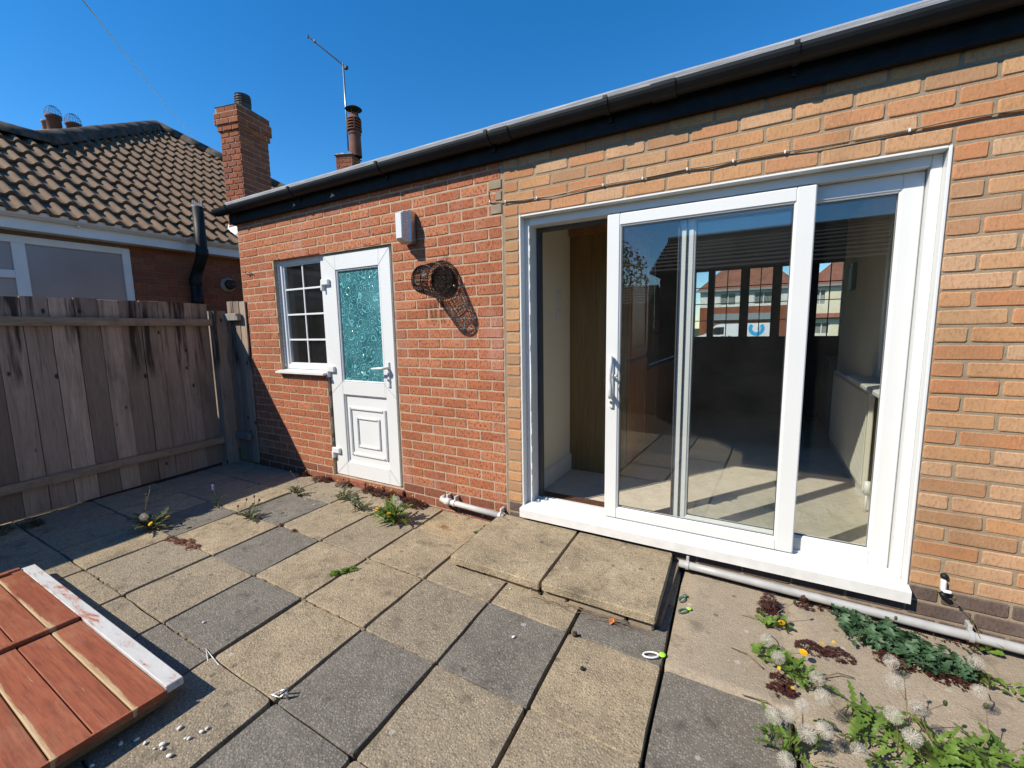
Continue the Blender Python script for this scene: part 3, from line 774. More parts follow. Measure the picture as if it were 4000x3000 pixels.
for (x0, x1, z0, z1, dx, dz) in ((dx0, gx0, dz1, gz1_, 1, -1), (dx1, gx1, dz1, gz1_, -1, -1), (dx0, gx0, .70, .814, 1, 1), (dx1, gx1, .70, .814, -1, 1), (dx0, px0, dz0, pz0, 1, 1), (dx1, px1, dz0, pz0, -1, 1)):
    a = Vector((x0, .0214, z0)); b = Vector((x1, .0214, z1)); mb.tube([a, b], .0009, 4, False)
obj('mitre_line', mb, M['seal'], door)
hd = MB(); hd.bbox(-1.148, -1.120, .008, .023, .790, 1.008, .007); hp = obj('handle_plate', hd, M['upvc'], door)
hd = MB(); hd.tube([(-1.134, .015, .955), (-1.134, -.028, .955), (-1.15, -.040, .955), (-1.20, -.042, .953), (-1.275, -.036, .948)], [.011, .011, .012, .011, .009], 10); obj('handle_lever', hd, M['upvc'], door, True)
hd = MB(); hd.lathe([(.009, -.004), (.009, .004), (0, .004)], 12, Matrix.Translation((-1.134, .006, .855)) @ Matrix.Rotation(pi/2, 4, 'X')); obj('keyhole', hd, M['alu'], door)
for z in (1.70, .925, .165):
    hd = MB(); hd.bbox(-1.900, -1.795, -.004, .024, z-.028, z+.028, .008); hd.bbox(-1.892, -1.866, -.012, .03, z-.075, z-.012, .006); obj('hinge', hd, M['upvc'], door)
mb = MB()
for i in range(24):
    z = .88-.95*i/24; mb.bbox(-1.900, -1.888+R.uniform(-.003, .005), .0, .05, z-.045, z, .003)
obj('mortar_fillet', mb, M['mortard'], door)

# --- sliding patio doors
pd = MB()      # outer frame with deep lining
lx0, lx1, lz0, lz1 = .127, 2.207, .0, 1.996
for (a, b, s, e) in ((lx0, lx0+.013, lz0, lz1), (lx1-.013, lx1, lz0, lz1)): pd.bbox(a, b, -.004, .12, s, e, .003)
pd.bbox(lx0+.013, lx1-.013, -.0035, .12, lz1-.012, lz1, .003)
for (a, b, s, e) in ((lx0+.012, lx0+.052, lz0, lz1-.012), (lx1-.052, lx1-.012, lz0, lz1-.012)): pd.bbox(a, b, .052, .20, s, e, .004)
pd.bbox(lx0+.052, lx1-.052, .053, .20, lz1-.060, lz1-.011, .004)
pd.bbox(lx0+.03, lx1-.03, .0, .20, -.02, .026, .004)
for y in (.012, .034, .092, .145): pd.bbox(lx0+.05, lx1-.05, y-.003, y+.003, .020, .038, .001)
patio_door = obj('patio_door', pd, M['upvc'], house, label='wide white sliding patio door standing partly open')
mb = MB(); mb.prism([(.128, -.052, -.052), (.128, -.052, .004), (.128, -.046, .010), (.128, .03, .022), (.128, .03, -.030), (.128, -.044, -.034), (.128, -.044, -.052)], (2.083, 0, 0)); obj('sill', mb, M['upvcsill'], patio_door)
def panel(name, x0, x1, z0, z1, y0, th, ws, wt, wb, label, dark=False):
    mb = MB()
    mb.bbox(x0, x0+ws[0], y0, y0+th, z0, z1, .005); mb.bbox(x1-ws[1], x1, y0, y0+th, z0, z1, .005)
    mb.bbox(x0+ws[0]-.002, x1-ws[1]+.002, y0+.0005, y0+th, z1-wt, z1, .005); mb.bbox(x0+ws[0]-.002, x1-ws[1]+.002, y0+.0005, y0+th, z0, z0+wb, .005)
    frame_rect(mb, x0+ws[0]-.006, x1-ws[1]+.006, z0+wb-.006, z1-wt+.006, y0+.007, y0+th-.006, .014, .004)
    return obj(name, mb, M['upvc'], patio_door, label=label)
panel('sliding_panel', .708, 1.746, .036, 1.928, .042, .045, (.078, .082), .068, .066, 'front sliding panel, slid half open')
panel('fixed_panel', 1.112, 2.152, .026, 1.935, .102, .05, (.080, .078), .075, .082, 'rear fixed panel on the right')
mb = MB(); mb.box(.795, 1.657, .060, .074, .108, 1.856); obj('glass_pane', mb, M['glass'], patio_door)
mb = MB(); mb.box(1.198, 2.070, .122, .136, .114, 1.856); obj('glass_pane', mb, M['glass'], patio_door)
mb = MB(); frame_rect(mb, .796, 1.656, .110, 1.854, .0555, .0595, .004, .0005); frame_rect(mb, 1.199, 2.069, .116, 1.854, .1175, .1215, .005, .0005); obj('gasket', mb, M['seal'], patio_door)
mb = MB(); mb.bbox(1.108, 1.116, .085, .15, .03, 1.93, .002); mb.bbox(1.150, 1.156, .088, .104, .03, 1.93, .002); obj('interlock_seal', mb, M['seal'], patio_door)
mb = MB(); mb.bbox(.735, .762, .026, .043, .755, 1.08, .006); obj('handle_plate', mb, M['upvc'], patio_door)
mb = MB(); mb.tube([(.75, .03, 1.07), (.752, -.015, 1.075), (.760, -.03, 1.055), (.758, -.03, 1.00), (.752, -.024, .95), (.757, -.03, .90), (.762, -.03, .85), (.755, -.015, .835), (.75, .03, .84)], .014, 8); obj('pull_handle', mb, M['upvc'], patio_door, True)
mb = MB(); mb.tube([(.757, .03, .955), (.778, -.01, .965), (.795, -.014, .968)], .009, 8); obj('thumb_latch', mb, M['upvc'], patio_door, True)
mb = MB(); mb.lathe([(.008, -.003), (.008, .003), (0, .003)], 12, Matrix.Translation((.7485, .024, .795)) @ Matrix.Rotation(pi/2, 4, 'X')); obj('keyhole', mb, M['seal'], patio_door)
mb = MB()
for i in range(46):
    z = .03+1.9*i/46; mb.bbox(.178, .184+R.uniform(0, .006), .030, .045, z, z+.041, .002)
obj('bead_and_sunlit_strip', mb, M['silicone_sunlit'], patio_door)  # ragged white strip paints the sunlit edge of the left jamb
mb = MB(); mb.box(.179, .20, .15, .205, .03, 1.94); mb.box(.20, .70, .15, .205, 1.915, 1.936); obj('dark_rebate', mb, M['seal'], patio_door)

# --- rooms behind
def part(name, m, boxes, parent=house, **kw):
    mb = MB()
    for b in boxes: mb.box(*b)
    return obj(name, mb, m, parent, **kw)
part('kitchen_floor', M['vinyl'], [(-.05, 3.3, .2, 4.75, -.2, -.03)])
part('threshold_strip', M['mat'], [(.07, 2.2, .205, .335, -.0295, .006)])
part('inner_wall', M['creamdamp'], [(-.05, .07, .2, 4.6, -.2, 2.3)], label='cream painted inner wall with a damp patch')
part('skirting_board', M['whitepaint'], [(.0705, .086, .21, 1.03, -.0295, .11), (.0705, .080, .21, 1.03, .11, .125)])
part('inner_side_wall', M['cream'], [(2.27, 2.40, .2, 3.05, -.2, 2.3), (2.40, 3.3, 3.0, 3.05, -.2, 2.3), (3.2, 3.3, 3.05, 4.75, -.2, 2.3)])
part('side_skirting', M['whitepaint'], [(2.255, 2.2695, .21, 3.04, -.0295, .10)])
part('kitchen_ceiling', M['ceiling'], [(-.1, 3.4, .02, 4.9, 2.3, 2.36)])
FW = [(.665, .842), (.930, 1.272), (1.386, 1.668), (1.782, 2.06), (2.20, 2.47), (2.58, 2.86)]
far = MB(); holes = [(a, b, 1.10, 2.075) for a, b in FW]
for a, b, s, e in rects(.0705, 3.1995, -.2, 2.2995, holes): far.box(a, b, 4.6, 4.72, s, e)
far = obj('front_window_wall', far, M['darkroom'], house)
for a, b in FW:
    mb = MB(); xm = (a+b)/2
    if b-a > .2: mb.box(xm-.006, xm+.006, 4.64, 4.652, 1.10, 2.075)
    for z in (1.83, 1.588, 1.338): mb.box(a, b, 4.638, 4.65, z-.006, z+.006)
    obj('glazing_bars', mb, M['darkroom'], far)
    mb = MB(); mb.box(a, b, 4.66, 4.664, 1.10, 2.075); obj('glass_pane', mb, M['glass'], far)
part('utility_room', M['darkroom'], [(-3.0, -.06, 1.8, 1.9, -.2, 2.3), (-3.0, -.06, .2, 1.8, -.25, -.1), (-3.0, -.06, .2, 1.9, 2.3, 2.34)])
part('outer_shell', M['mortarb'], [(-3.13, -3.02, .2, 4.72, -.45, 2.56), (-3.02, -.05, 4.62, 4.72, -.45, 2.56), (3.3, 4.2, 4.6, 4.72, -.45, 2.56), (4.1, 4.2, .2, 4.6, -.45, 2.56)])
# window on the side wall of the kitchen
sw = MB()
for (y0, y1, z0, z1) in ((1.08, 1.14, .90, 1.95), (.40, .46, .90, 1.95), (.46, 1.08, .90, .96), (.46, 1.08, 1.89, 1.95)): sw.bbox(2.235, 2.2695, y0, y1, z0, z1, .004)
sw = obj('side_window', sw, M['whitepaint'], house); mb = MB(); mb.box(2.255, 2.268, .46, 1.08, .96, 1.89); obj('glass', mb, M['frost'], sw)
mb = MB(); mb.bbox(2.12, 2.2695, .30, 1.45, .845, .875, .006); obj('sill', mb, M['whitepaint'], sw)

# ------------------------------------------------------------------ kitchen things
cup = thing('kitchen_cupboard', 'tall oak veneered kitchen cupboard standing just inside the patio door', 'cupboard', (.34, 1.4, -.03))
mb = MB(); mb.box(.0715, .585, 1.03, 1.66, -.0295, 2.04); obj('carcass', mb, M['oak'], cup)
mb = MB(); mb.prism([(.0715, 1.00, 2.041), (.0715, .985, 2.10), (.0715, 1.69, 2.10), (.0715, 1.69, 2.041)], (.56, 0, 0)); obj('cornice', mb, M['cupwood'], cup)
for z0, z1 in ((.10, .98), (.99, 2.03)):
    mb = MB(); mb.bbox(.5855, .606, 1.035, 1.655, z0, z1, .003); d_ = obj('cupboard_door', mb, M['cupwood'], cup)
    mb = MB()
    for (a, b, s, e) in ((1.05, 1.12, z0+.015, z1-.015), (1.57, 1.64, z0+.015, z1-.015), (1.12, 1.57, z0+.015, z0+.09), (1.12, 1.57, z1-.09, z1-.015)): mb.bbox(.606, .616, a, b, s, e, .004)
    obj('door_rail', mb, M['cupwood'], cup)
bu = thing('kitchen_base_unit', 'low wooden kitchen units with dark worktop beyond the tall cupboard', 'cupboard', (.34, 3, -.03))
mb = MB(); mb.box(.0715, .56, 1.67, 4.55, -.0295, .86); obj('carcass', mb, M['cupwood'], bu)
mb = MB(); mb.bbox(.0715, .63, 1.67, 4.55, .8605, .90, .006); obj('worktop', mb, M['worktop'], bu)
for i in range(5):
    y = 1.69+.57*i; mb = MB(); mb.bbox(.5605, .58, y, y+.55, .1, .83, .004); obj('cupboard_door', mb, M['cupwood'], bu)
wm = thing('washing_machine', 'grey washing machine with round door at the far end of the kitchen', 'appliance', (2.55, 4.2, -.03))
mb = MB(); mb.bbox(2.30, 2.88, 3.95, 4.55, -.0295, .84, .01); obj('body', mb, M['appliance'], wm)
mb = MB(); mb.lathe([(.11, 0), (.13, .03), (.17, .03), (.18, 0)], 24, Matrix.Translation((2.59, 3.949, .42)) @ Matrix.Rotation(pi/2, 4, 'X')); obj('door_ring', mb, M['alu'], wm, True)
rad = thing('radiator', 'cream panel radiator on the kitchen side wall', 'radiator', (2.23, 1.9, .1))
mb = MB(); mb.bbox(2.205, 2.235, 1.10, 2.72, .10, .80, .006)
for i in range(38):
    y = 1.13+i*.0415; mb.bbox(2.198, 2.206, y, y+.022, .13, .77, .003)
obj('panel', mb, M['radiator'], rad)
mb = MB(); mb.tube([(2.225, 1.06, -.03), (2.225, 1.06, .12), (2.225, 1.10, .13)], .008, 8); mb.tube([(2.225, 1.06, .10), (2.225, 1.06, .19)], .018, 10); obj('valve', mb, M['whitepaint'], rad, True)
mb = MB(); mb.box(2.235, 2.2695, 1.4, 1.44, .2, .7); mb.box(2.235, 2.2695, 2.4, 2.44, .2, .7); obj('bracket', mb, M['radiator'], rad)
for (z, h, lab) in ((1.53, .088, 'upper white wall socket beside the tall cupboard'), (1.375, .086, 'lower white wall switch beside the tall cupboard')):
    mb = MB(); mb.bbox(.0705, .079, .735, .821, z-h/2, z+h/2, .003); mb.bbox(.079, .083, .765, .79, z-.018, z+.018, .001); o = obj('wall_socket', mb, M['whiteplastic']); tag(o, lab, 'socket')
mb = MB(); mb.bbox(2.235, 2.2695, 2.35, 2.52, 1.56, 1.80, .006); o = obj('wall_box', mb, M['greenplastic']); tag(o, 'small dark box on the kitchen side wall seen through the glass', 'wall box')

# ------------------------------------------------------------------ doorstep
step = thing('doorstep', 'raised step of two large buff paving slabs below the patio door', 'step', (.65, -.35, -.16))
HS = -.078
for (a, b) in ((.045, .638), (.646, 1.238)):
    mb = MB(); n = len(mb.v)
    sl = slab('step_slab', a-.03+.0, b-.03, -.672, -.020, M['slabbuff'], th=.042, tilt=.0025, base=HS, gap=.004, parent=None)
    sl.parent = step; sl.location = -Vector(step['_base'])
xx = .085
for w in (.13, .36, .16, .31, .13):
    mb = MB(); mb.bbox(xx, min(xx+w-.012, 1.205), -.640, -.54, gz(xx)-.01, HS-.045, .008); obj('step_brick', mb, M['mortarb'], step); xx += w
mb = MB(); mb.box(.09, 1.19, -.60, -.03, -.24, HS-.047); obj('step_core', mb, M['mortard'], step)

# ------------------------------------------------------------------ wall fittings
lamp = thing('bulkhead_light', 'oblong bulkhead light with ribbed clear cover on the orange brick wall above the door', 'light', (-.86, 0, 2.05))
mb = MB(); mb.bbox(-.862, -.748, -.078, -.0015, 1.908, 2.146, .012); obj('back_plate', mb, M['alu'], lamp)
mb = MB()      # ribbed glass box, tapering outwards
def rib_ring(y, x0, x1, z0, z1, n=26, amp=.0016):
    pts = []
    per = [(x0, z0, x1, z0), (x1, z0, x1, z1), (x1, z1, x0, z1), (x0, z1, x0, z0)]
    for (a, b, c, d) in per:
        for i in range(n):
            f = i/n; o_ = amp*(1 if i % 2 else -1); nx = (d-b); nz = -(c-a); L = sqrt(nx*nx+nz*nz)
            pts.append(Vector((a+(c-a)*f+nx/L*o_, y, b+(d-b)*f+nz/L*o_)))
    return pts
rings = [rib_ring(-.078, -.850, -.758, 1.918, 2.136), rib_ring(-.122, -.842, -.766, 1.926, 2.128), rib_ring(-.138, -.830, -.776, 1.938, 2.116)]
n = len(rings[0]); vs = [v for r_ in rings for v in r_]; fs = []
for k in range(2):
    for i in range(n): j = (i+1) % n; fs.append((k*n+i, k*n+j, (k+1)*n+j, (k+1)*n+i))
fs.append(tuple(range(2*n, 3*n))); mb.add(vs, fs)
t = NT('ribbed_glass_solid', .12, .6); t.col((.74, .73, .70)); t.b.inputs['Transmission Weight'].default_value = .12; M['ribglass'] = t.m
obj('glass_cover', mb, M['ribglass'], lamp)
mb = MB(); mb.bbox(-.83, -.78, -.084, -.0785, 1.95, 2.10, .004); obj('reflector', mb, M['whiteplastic'], lamp)
for z in (1.932, 2.160):
    mb = MB(); mb.sphere((-.805, -.079, z-.018), .006, 8, 5); obj('screw', mb, M['alu'], lamp, True)

bas = thing('wire_basket', 'black wire basket hanging from a nail on the orange brick wall', 'wire basket', (-.51, 0, 1.62))
bc = Vector((-.510, 0, 1.625)); LB = .27
def bpt(u, a):
    """u 0 at the wall rim .. 1 at the round outer end"""
    if u < .82: r_ = .140-.045*u/.82; y = -.018-LB*.86*u/.82
    else: f = (u-.82)/.18*pi/2; r_ = .095*cos(f); y = -.018-LB*.86-.055*sin(f)
    dx = -.0*u; return bc+Vector((r_*cos(a)+.02*u, y, r_*sin(a)-.02*u))
mb = MB()
NA, NU = 46, 21
for i in range(NA):
    sgn = 1 if i % 2 else -1
    pts = [bpt(k/NU, 2*pi*(i+.0)/NA + sgn*.05*(k % 2)) for k in range(NU)]; mb.tube(pts, .0021, 3, False)
for k in range(NU):
    pts = [bpt(k/NU, 2*pi*j/36) for j in range(37)]; mb.tube(pts, .0021, 3, False)
obj('wire_mesh', mb, M['darkmetal'], bas)
mb = MB()
for u in (0, .40, .80): mb.tube([bpt(u, 2*pi*j/36) for j in range(37)], .0032, 5, False)
mb.tube([bpt(0, .3), bpt(0, pi-.3)], .002, 4); mb.tube([bpt(0, -.5), bpt(0, pi+.5)], .002, 4)
obj('rim', mb, M['darkmetal'], bas)
mb = MB(); mb.lathe([(.0, .004), (.092, .004), (.100, .02), (.104, .0), (.09, -.004)], 24, Matrix.Translation(bc+Vector((.006, -.012, .0))) @ Matrix.Rotation(pi/2, 4, 'X')); obj('dark_disc', mb, M['soil'], bas)  # shallow dark disc at the wall end of the basket
mb = MB(); mb.tube([bc+Vector((.01, -.02, .14)), bc+Vector((.03, -.015, .175)), bc+Vector((.035, .005, .18))], .0016, 5); mb.tube([bc+Vector((.055, -.03, .135)), bc+Vector((.04, -.015, .175))], .0016, 5); obj('hanging_wire', mb, M['darkmetal'], bas)
mb = MB(); mb.sphere(bc+Vector((.118, -.03, -.05)), .012, 8, 6); obj('bead', mb, M['alu'], bas, True)

mb = MB(); pts = [(-.103, -.004, 2.186), (-.102, -.006, 2.15), (-.088, -.006, 2.118), (-.075, -.006, 2.107), (.032, -.007, 2.098), (.15, -.009, 2.088), (.263, -.007, 2.086), (.36, -.011, 2.078), (.471, -.010, 2.083), (.60, -.012, 2.092), (.696, -.007, 2.090), (.924, -.007, 2.087), (1.158, -.007, 2.093), (1.27, -.011, 2.086), (1.378, -.007, 2.091), (1.602, -.007, 2.089), (1.72, -.012, 2.082), (1.833, -.01, 2.083), (2.059, -.007, 2.085), (2.18, -.011, 2.09), (2.291, -.007, 2.089), (2.5, -.01, 2.081), (3.4, -.008, 2.08)]
cab = thing('wall_cable', 'thin tan cable clipped along the buff bricks above the patio door', 'cable', (1.2, 0, 2.08))
obj('cable', mb.tube(pts, .0036, 6), M['cable'], cab, True)
for x, z in ((-.09, 2.118), (.032, 2.098), (.263, 2.086), (.696, 2.090), (.924, 2.087), (1.158, 2.093), (1.378, 2.091), (1.602, 2.089), (2.059, 2.085), (2.62, 2.081)):
    mb = MB(); mb.bbox(x-.0045, x+.0045, -.013, -.001, z-.009, z+.006, .002); obj('cable_clip', mb, M['clip'], cab)

def waste(name, label, pts, r, m, brs, base, extra=None):
    w = thing(name, label, 'pipe', base)
    obj('pipe', MB().tube(pts, r, 14), m, w, True)
    for x in brs:
        p = None
        for a, b in zip(pts, pts[1:]):
            if a[0] <= x <= b[0]: f = (x-a[0])/(b[0]-a[0]); p = Vector(a).lerp(Vector(b), f)
        mb = MB(); mb.lathe([(r+.001, -.009), (r+.005, -.009), (r+.005, .009), (r+.001, .009)], 16, Matrix.Translation(p) @ Matrix.Rotation(pi/2, 4, 'Y')); mb.bbox(p.x-.008, p.x+.008, p.y+r*.2, -.001, p.z+r-.004, p.z+r+.028, .003)
        obj('pipe_clip', mb, m, w)
    return w
w = waste('waste_pipe', 'short white waste pipe at the foot of the orange brick wall', [(-.572, -.004, -.050), (-.572, -.035, -.052), (-.566, -.050, -.055), (-.545, -.055, -.057), (-.40, -.055, -.062), (.0, -.055, -.078)], .021, M['pipe'], (-.515, -.44, -.03), (-.3, -.05, -.15))
mb = MB(); mb.lathe([(.0215, -.026), (.027, -.026), (.027, .026), (.0215, .026)], 16, Matrix.Translation((-.50, -.055, -.0585)) @ Matrix.Rotation(pi/2, 4, 'Y')); obj('pipe_joint', mb, M['pipe'], w, True)
waste('waste_pipe', 'long grey white waste pipe along the wall below the patio door sill', [(1.19, -.050, -.118), (1.40, -.05, -.122), (2.0, -.05, -.134), (2.6, -.05, -.142), (3.6, -.05, -.16)], .0215, M['pipegrey'], (1.235, 2.42), (2.2, -.05, -.18))
hk = thing('wall_bracket', 'small white and black bracket on the buff bricks right of the patio door', 'bracket', (2.33, 0, .06))
mb = MB(); mb.bbox(2.316, 2.334, -.028, -.001, .03, .085, .005); mb.bbox(2.322, 2.352, -.034, -.02, .028, .042, .004); obj('clip', mb, M['whiteplastic'], hk)
mb = MB(); mb.sphere((2.327, -.008, .098), .015, 8, 6); mb.tube([(2.325, -.012, .02), (2.33, -.015, .005), (2.345, -.014, -.012), (2.36, -.01, -.014)], [.014, .013, .009, .006], 8); obj('black_stub', mb, M['black'], hk, True)
mb = MB(); mb.tube([(-2.955, -.004, 1.846), (-2.985, -.02, 1.85), (-3.0, -.025, 1.868), (-2.985, -.025, 1.88), (-2.96, -.02, 1.868), (-2.93, -.015, 1.865), (-2.905, -.01, 1.845)], .004, 6)
o = obj('wall_hook', mb, M['darkmetal'], None, True); tag(o, 'rusty bent wire hook on the orange bricks left of the window', 'hook')

# ------------------------------------------------------------------ fence
FA, FB = -3.475, -.0955             # x = FA + FB*y
fdir = Vector((FB, 1, 0)).normalized(); fnor = Vector((1, -FB, 0)).normalized()
fence = thing('wooden_fence', 'weathered grey brown board fence standing in shade on the left', 'fence', (FA+.1, -1, -.14))
def fpt(y, n, z): return Vector((FA+FB*y, y, z)) + fnor*n
def fbox(mb, y0, y1, n0, n1, z0, z1, zt=0.0):
    vs = [fpt(y, n, z) for z in (z0, z1) for n in (n0, n1) for y in (y0, y1)]
    vs = [Vector(v) for v in vs]; vs[6].z += zt; vs[7].z -= zt
    mb.add(vs, [(0,1,3,2),(4,6,7,5),(0,4,5,1),(1,5,7,3),(3,7,6,2),(2,6,4,0)])
y = -.20; i = 0
while y > -4.6:
    wd = .150+R.uniform(-.006, .006); mb = MB()
    # feather-edged board: thick edge proud
    y1 = y-.002; y0 = y-wd-.012; top = 1.572+R.uniform(-.006, .004)-.012*max(0, -y-1.0)
    lift = R.uniform(0, .004)
    ya, yb = y-wd+.0022, y-.0022; f0, f1 = R.uniform(.0, .006), R.uniform(.0, .006)
    vs = [fpt(ya, -.014, -.115), fpt(yb, -.014, -.115), fpt(yb, .006+f1, -.115), fpt(ya, .006+f0, -.115)]
    vt = [v+Vector((0, 0, top+.115+R.uniform(-.003, .003))) for v in vs]
    mb.add(vs+vt, [(0,1,2,3),(4,7,6,5),(0,4,5,1),(1,5,6,2),(2,6,7,3),(3,7,4,0)])
    fbox(mb, ya-.018, ya+.012, -.024, -.0145, -.115, top-.17)  # strip added behind each gap to block leaking sunlight
    obj('board', mb, M['fence'], fence); y -= wd+R.uniform(-.002, .003); i += 1
for z0, z1, th in ((1.345, 1.412, .042), (.105, .172, .042)):
    mb = MB(); fbox(mb, -2.35, -.19, .019, .019+th, z0, z1); obj('rail', mb, M['rail'], fence)
    mb = MB(); fbox(mb, -4.6, -2.37, .019, .019+th, z0-.01, z1-.01); obj('rail', mb, M['rail'], fence)
for (a, b, top) in ((-.185, -.065, 1.498), (-2.46, -2.36, 1.50), (-4.7, -4.6, 1.5)):
    mb = MB(); fbox(mb, a, b, -.02, .085, -.2, top); obj('post', mb, M['fence'], fence)
for k in range(3):
    mb = MB(); a = FA+.075+k*.108; mb.bbox(a, a+.105, -.028+.004*k, -.012+.004*k, -.12, 1.598-.004*k, .003); obj('return_board', mb, M['fence'], fence)
for z in (1.395, .13):
    mb = MB(); mb.bbox(FA+.09, -3.136, -.075, -.03, z, z+.075, .005); obj('return_rail', mb, M['fencesunlit'], fence)

# ------------------------------------------------------------------ red panel on the ground
rp = thing('wooden_gate', 'worn red painted boarded gate with flaking white edge lying flat on the patio', 'gate', (-1.1, -2.3, -.14))
pz_ = -.052; PX0, PX1 = -2.060, -.335; PY1 = -1.915
mb = MB(); mb.box(PX0+.02, PX1-.01, PY1-.95, PY1-.02, gz(-1.2)+.0135, pz_-.030); obj('under_frame', mb, M['endgrain'], rp)
mb = MB(); mb.bbox(PX0, PX1, PY1-.056, PY1, pz_-.028, pz_+.004, .003); obj('white_edge', mb, M['flake'], rp, label='flaking white painted edge strip')
yy = PY1-.058; 
for k, wd in enumerate((.103,)*8):
    dz = (0, -.0015, .001, -.001, .0012, 0, -.001, 0)[k]
    for (a, b, z) in ((PX0+.03, -1.178, pz_+.006), (-1.172, PX1, pz_-.006)):
        mb = MB(); mb.bbox(a, b, yy-wd+.004, yy, pz_-.026, z+dz, .003); obj('panel_board', mb, M['redpaint'], rp)
    yy -= wd
mb = MB(); mb.bbox(-1.195, -1.166, PY1-.92, PY1-.062, pz_-.008, pz_+.014, .003); obj('cross_batten', mb, M['redpaint'], rp)
mb = MB(); mb.bbox(PX0, PX0+.028, PY1-.95, PY1-.062, pz_-.026, pz_+.016, .003); mb.bbox(PX0+.029, PX0+.05, PY1-.30, PY1-.11, pz_+.004, pz_+.022, .003); obj('end_batten', mb, M['redpaint'], rp)
mb = MB(); mb.box(PX1+.001, PX1+.012, PY1-.95, PY1-.06, pz_-.03, pz_-.002); obj('end_strip', mb, M['redpaint'], rp)
mb = MB(); mb.box(PX0+.3, PX1-.03, PY1-.94, PY1-.09, gz(-.4)-.004, gz(-.4)+.012); obj('back_panel', mb, M['endgrain'], rp)

# ------------------------------------------------------------------ neighbour's house
NX = -5.10
nb = thing('neighbour_house', 'neighbouring brick bungalow with brown tiled hipped roof beyond the fence', 'house', (-8, 1, -.4))
NW = (-2.6, -.19, 1.2, 2.295)
wl = MB()
for a, b, s, e in rects(-3.4, 6, -.45, 2.50, [NW]): wl.box(NX-.2, NX-.008, a, b, s, e)
wl = obj('wall', wl, M['mortard'], nb)
rot90 = Matrix.Rotation(pi/2, 3, 'Z')
br_rest = MB(); cnt = 0
for k in range(0, 33):
    z0 = k*.076; z1 = z0+.064
    if z1 < 1.3 : continue
    hs = [(NW[0], NW[1])] if NW[2] < (z0+z1)/2 < NW[3]+.02 else []
    for a, b in course(-3.0, 3.0, .05 if k % 2 else .1625, .225, .011, hs):
        pr = R.uniform(-.002, .002)
        if -.25 < a < 1.45 and z0 > 1.4:
            me = brick_mesh(b-a, z1-z0, .08, 'nb', M['nbrick'], 5); link('brick', me, M['nbrick'], wl, (NX+pr, (a+b)/2, (z0+z1)/2), (0, 0, pi/2)); cnt += 1
        else:
            br_rest.cur = R.random()+.001; brick_shape(br_rest, b-a, z1-z0, .08, R, off=(NX+pr, (a+b)/2, (z0+z1)/2), rot=rot90)
obj('bricks', br_rest, M['nbrick'], wl, kind='stuff')
# window
mb = MB()
def nframe(y0, y1, z0, z1, w, x0=NX-.05, x1=NX+.012):
    mb.bbox(x0, x1, y0, y0+w, z0, z1, .004); mb.bbox(x0, x1, y1-w, y1, z0, z1, .004); mb.bbox(x0, x1-.0006, y0+w, y1-w, z1-w, z1, .004); mb.bbox(x0, x1-.0006, y0+w, y1-w, z0, z0+w, .004)
nframe(-2.58, -.19, 1.22, 2.292, .075); mb.bbox(NX-.05, NX+.011, -1.155, -1.055, 1.29, 2.22, .004); mb.bbox(NX-.05, NX+.0105, -2.51, -1.155, 1.86, 1.94, .004)
nwin = obj('window', mb, M['nwhite'], nb, label='white framed window with frosted panes')
for (y0, y1, z0, z1) in ((-1.056, -.264, 1.294, 2.218), (-2.506, -1.154, 1.939, 2.218), (-2.506, -1.154, 1.294, 1.861)):
    mb = MB(); mb.box(NX-.03, NX-.015, y0, y1, z0, z1); obj('pane', mb, M['frost'], nwin)
# fascia, gutter
mb = MB(); mb.box(NX+.001, NX+.155, -3.6, 4.2, 2.335, 2.365); mb.box(NX+.156, NX+.176, -3.6, 4.2, 2.332, 2.475); nf = obj('fascia', mb, M['nwhite'], nb)
ncx, ncz = NX+.232, 2.500
mb = MB(); mb.prism([(ncx+.056*cos(pi+pi*k/12), -3.6, ncz+.056*sin(pi+pi*k/12)) for k in range(13)] + [(ncx+.051*cos(2*pi-pi*k/12), -3.6, ncz+.051*sin(2*pi-pi*k/12)) for k in range(13)], (0, 7.8, 0)); ng = obj('gutter', mb, M['nwhite'], nb)
for yb in (-1.62, -.70, .30, 1.3):
    mb = MB(); mb.prism([(ncx+.063*cos(pi+pi*k/12), yb, ncz+.063*sin(pi+pi*k/12)) for k in range(13)] + [(ncx+.0565*cos(2*pi-pi*k/12), yb, ncz+.0565*sin(2*pi-pi*k/12)) for k in range(13)], (0, .03, 0)); mb.box(NX+.176, ncx, yb+.004, yb+.026, 2.42, 2.44); obj('gutter_bracket', mb, M['nwhite'], ng)
# roof: east slope tiled piece by piece, other slopes as sheets
TH = radians(34.1); EX, EZ = -4.84, 2.475
U = Vector((-cos(TH), 0, sin(TH))); NN = Vector((sin(TH), 0, cos(TH)))
def rpt(y, s, h=0.0): return Vector((EX, y, EZ)) + U*s + NN*h
RIDX, RIDZ = -6.71, EZ+(EX+6.71)*math.tan(TH); PKX, PKY = -9.0, 1.9; PKZ = EZ+(EX-PKX)*math.tan(TH)
def top_s(y):      # slope length of the east slope at y
    if y < -.39: return (EX-RIDX)/cos(TH)
    if y < PKY: return (EX-RIDX+(y+.39))/cos(TH)
    return max(0, (EX-PKX-(y-PKY)*1.0))/cos(TH)
roofm = MB()
def sheet(pts): roofm.add(pts, [tuple(range(len(pts)))])
hb = -.03
ys = [-3.6, -.39, PKY, PKY+(EX-PKX)]
sheet([rpt(-3.6, .02, hb), rpt(ys[3]-.05, .02, hb), rpt(PKY, top_s(PKY), hb), rpt(-.39, top_s(-.39), hb), rpt(-3.6, top_s(-1), hb)])
WX = 2*RIDX-EX; WX2 = 2*PKX-EX
zz = lambda x, y, z: Vector((x, y, z+hb))
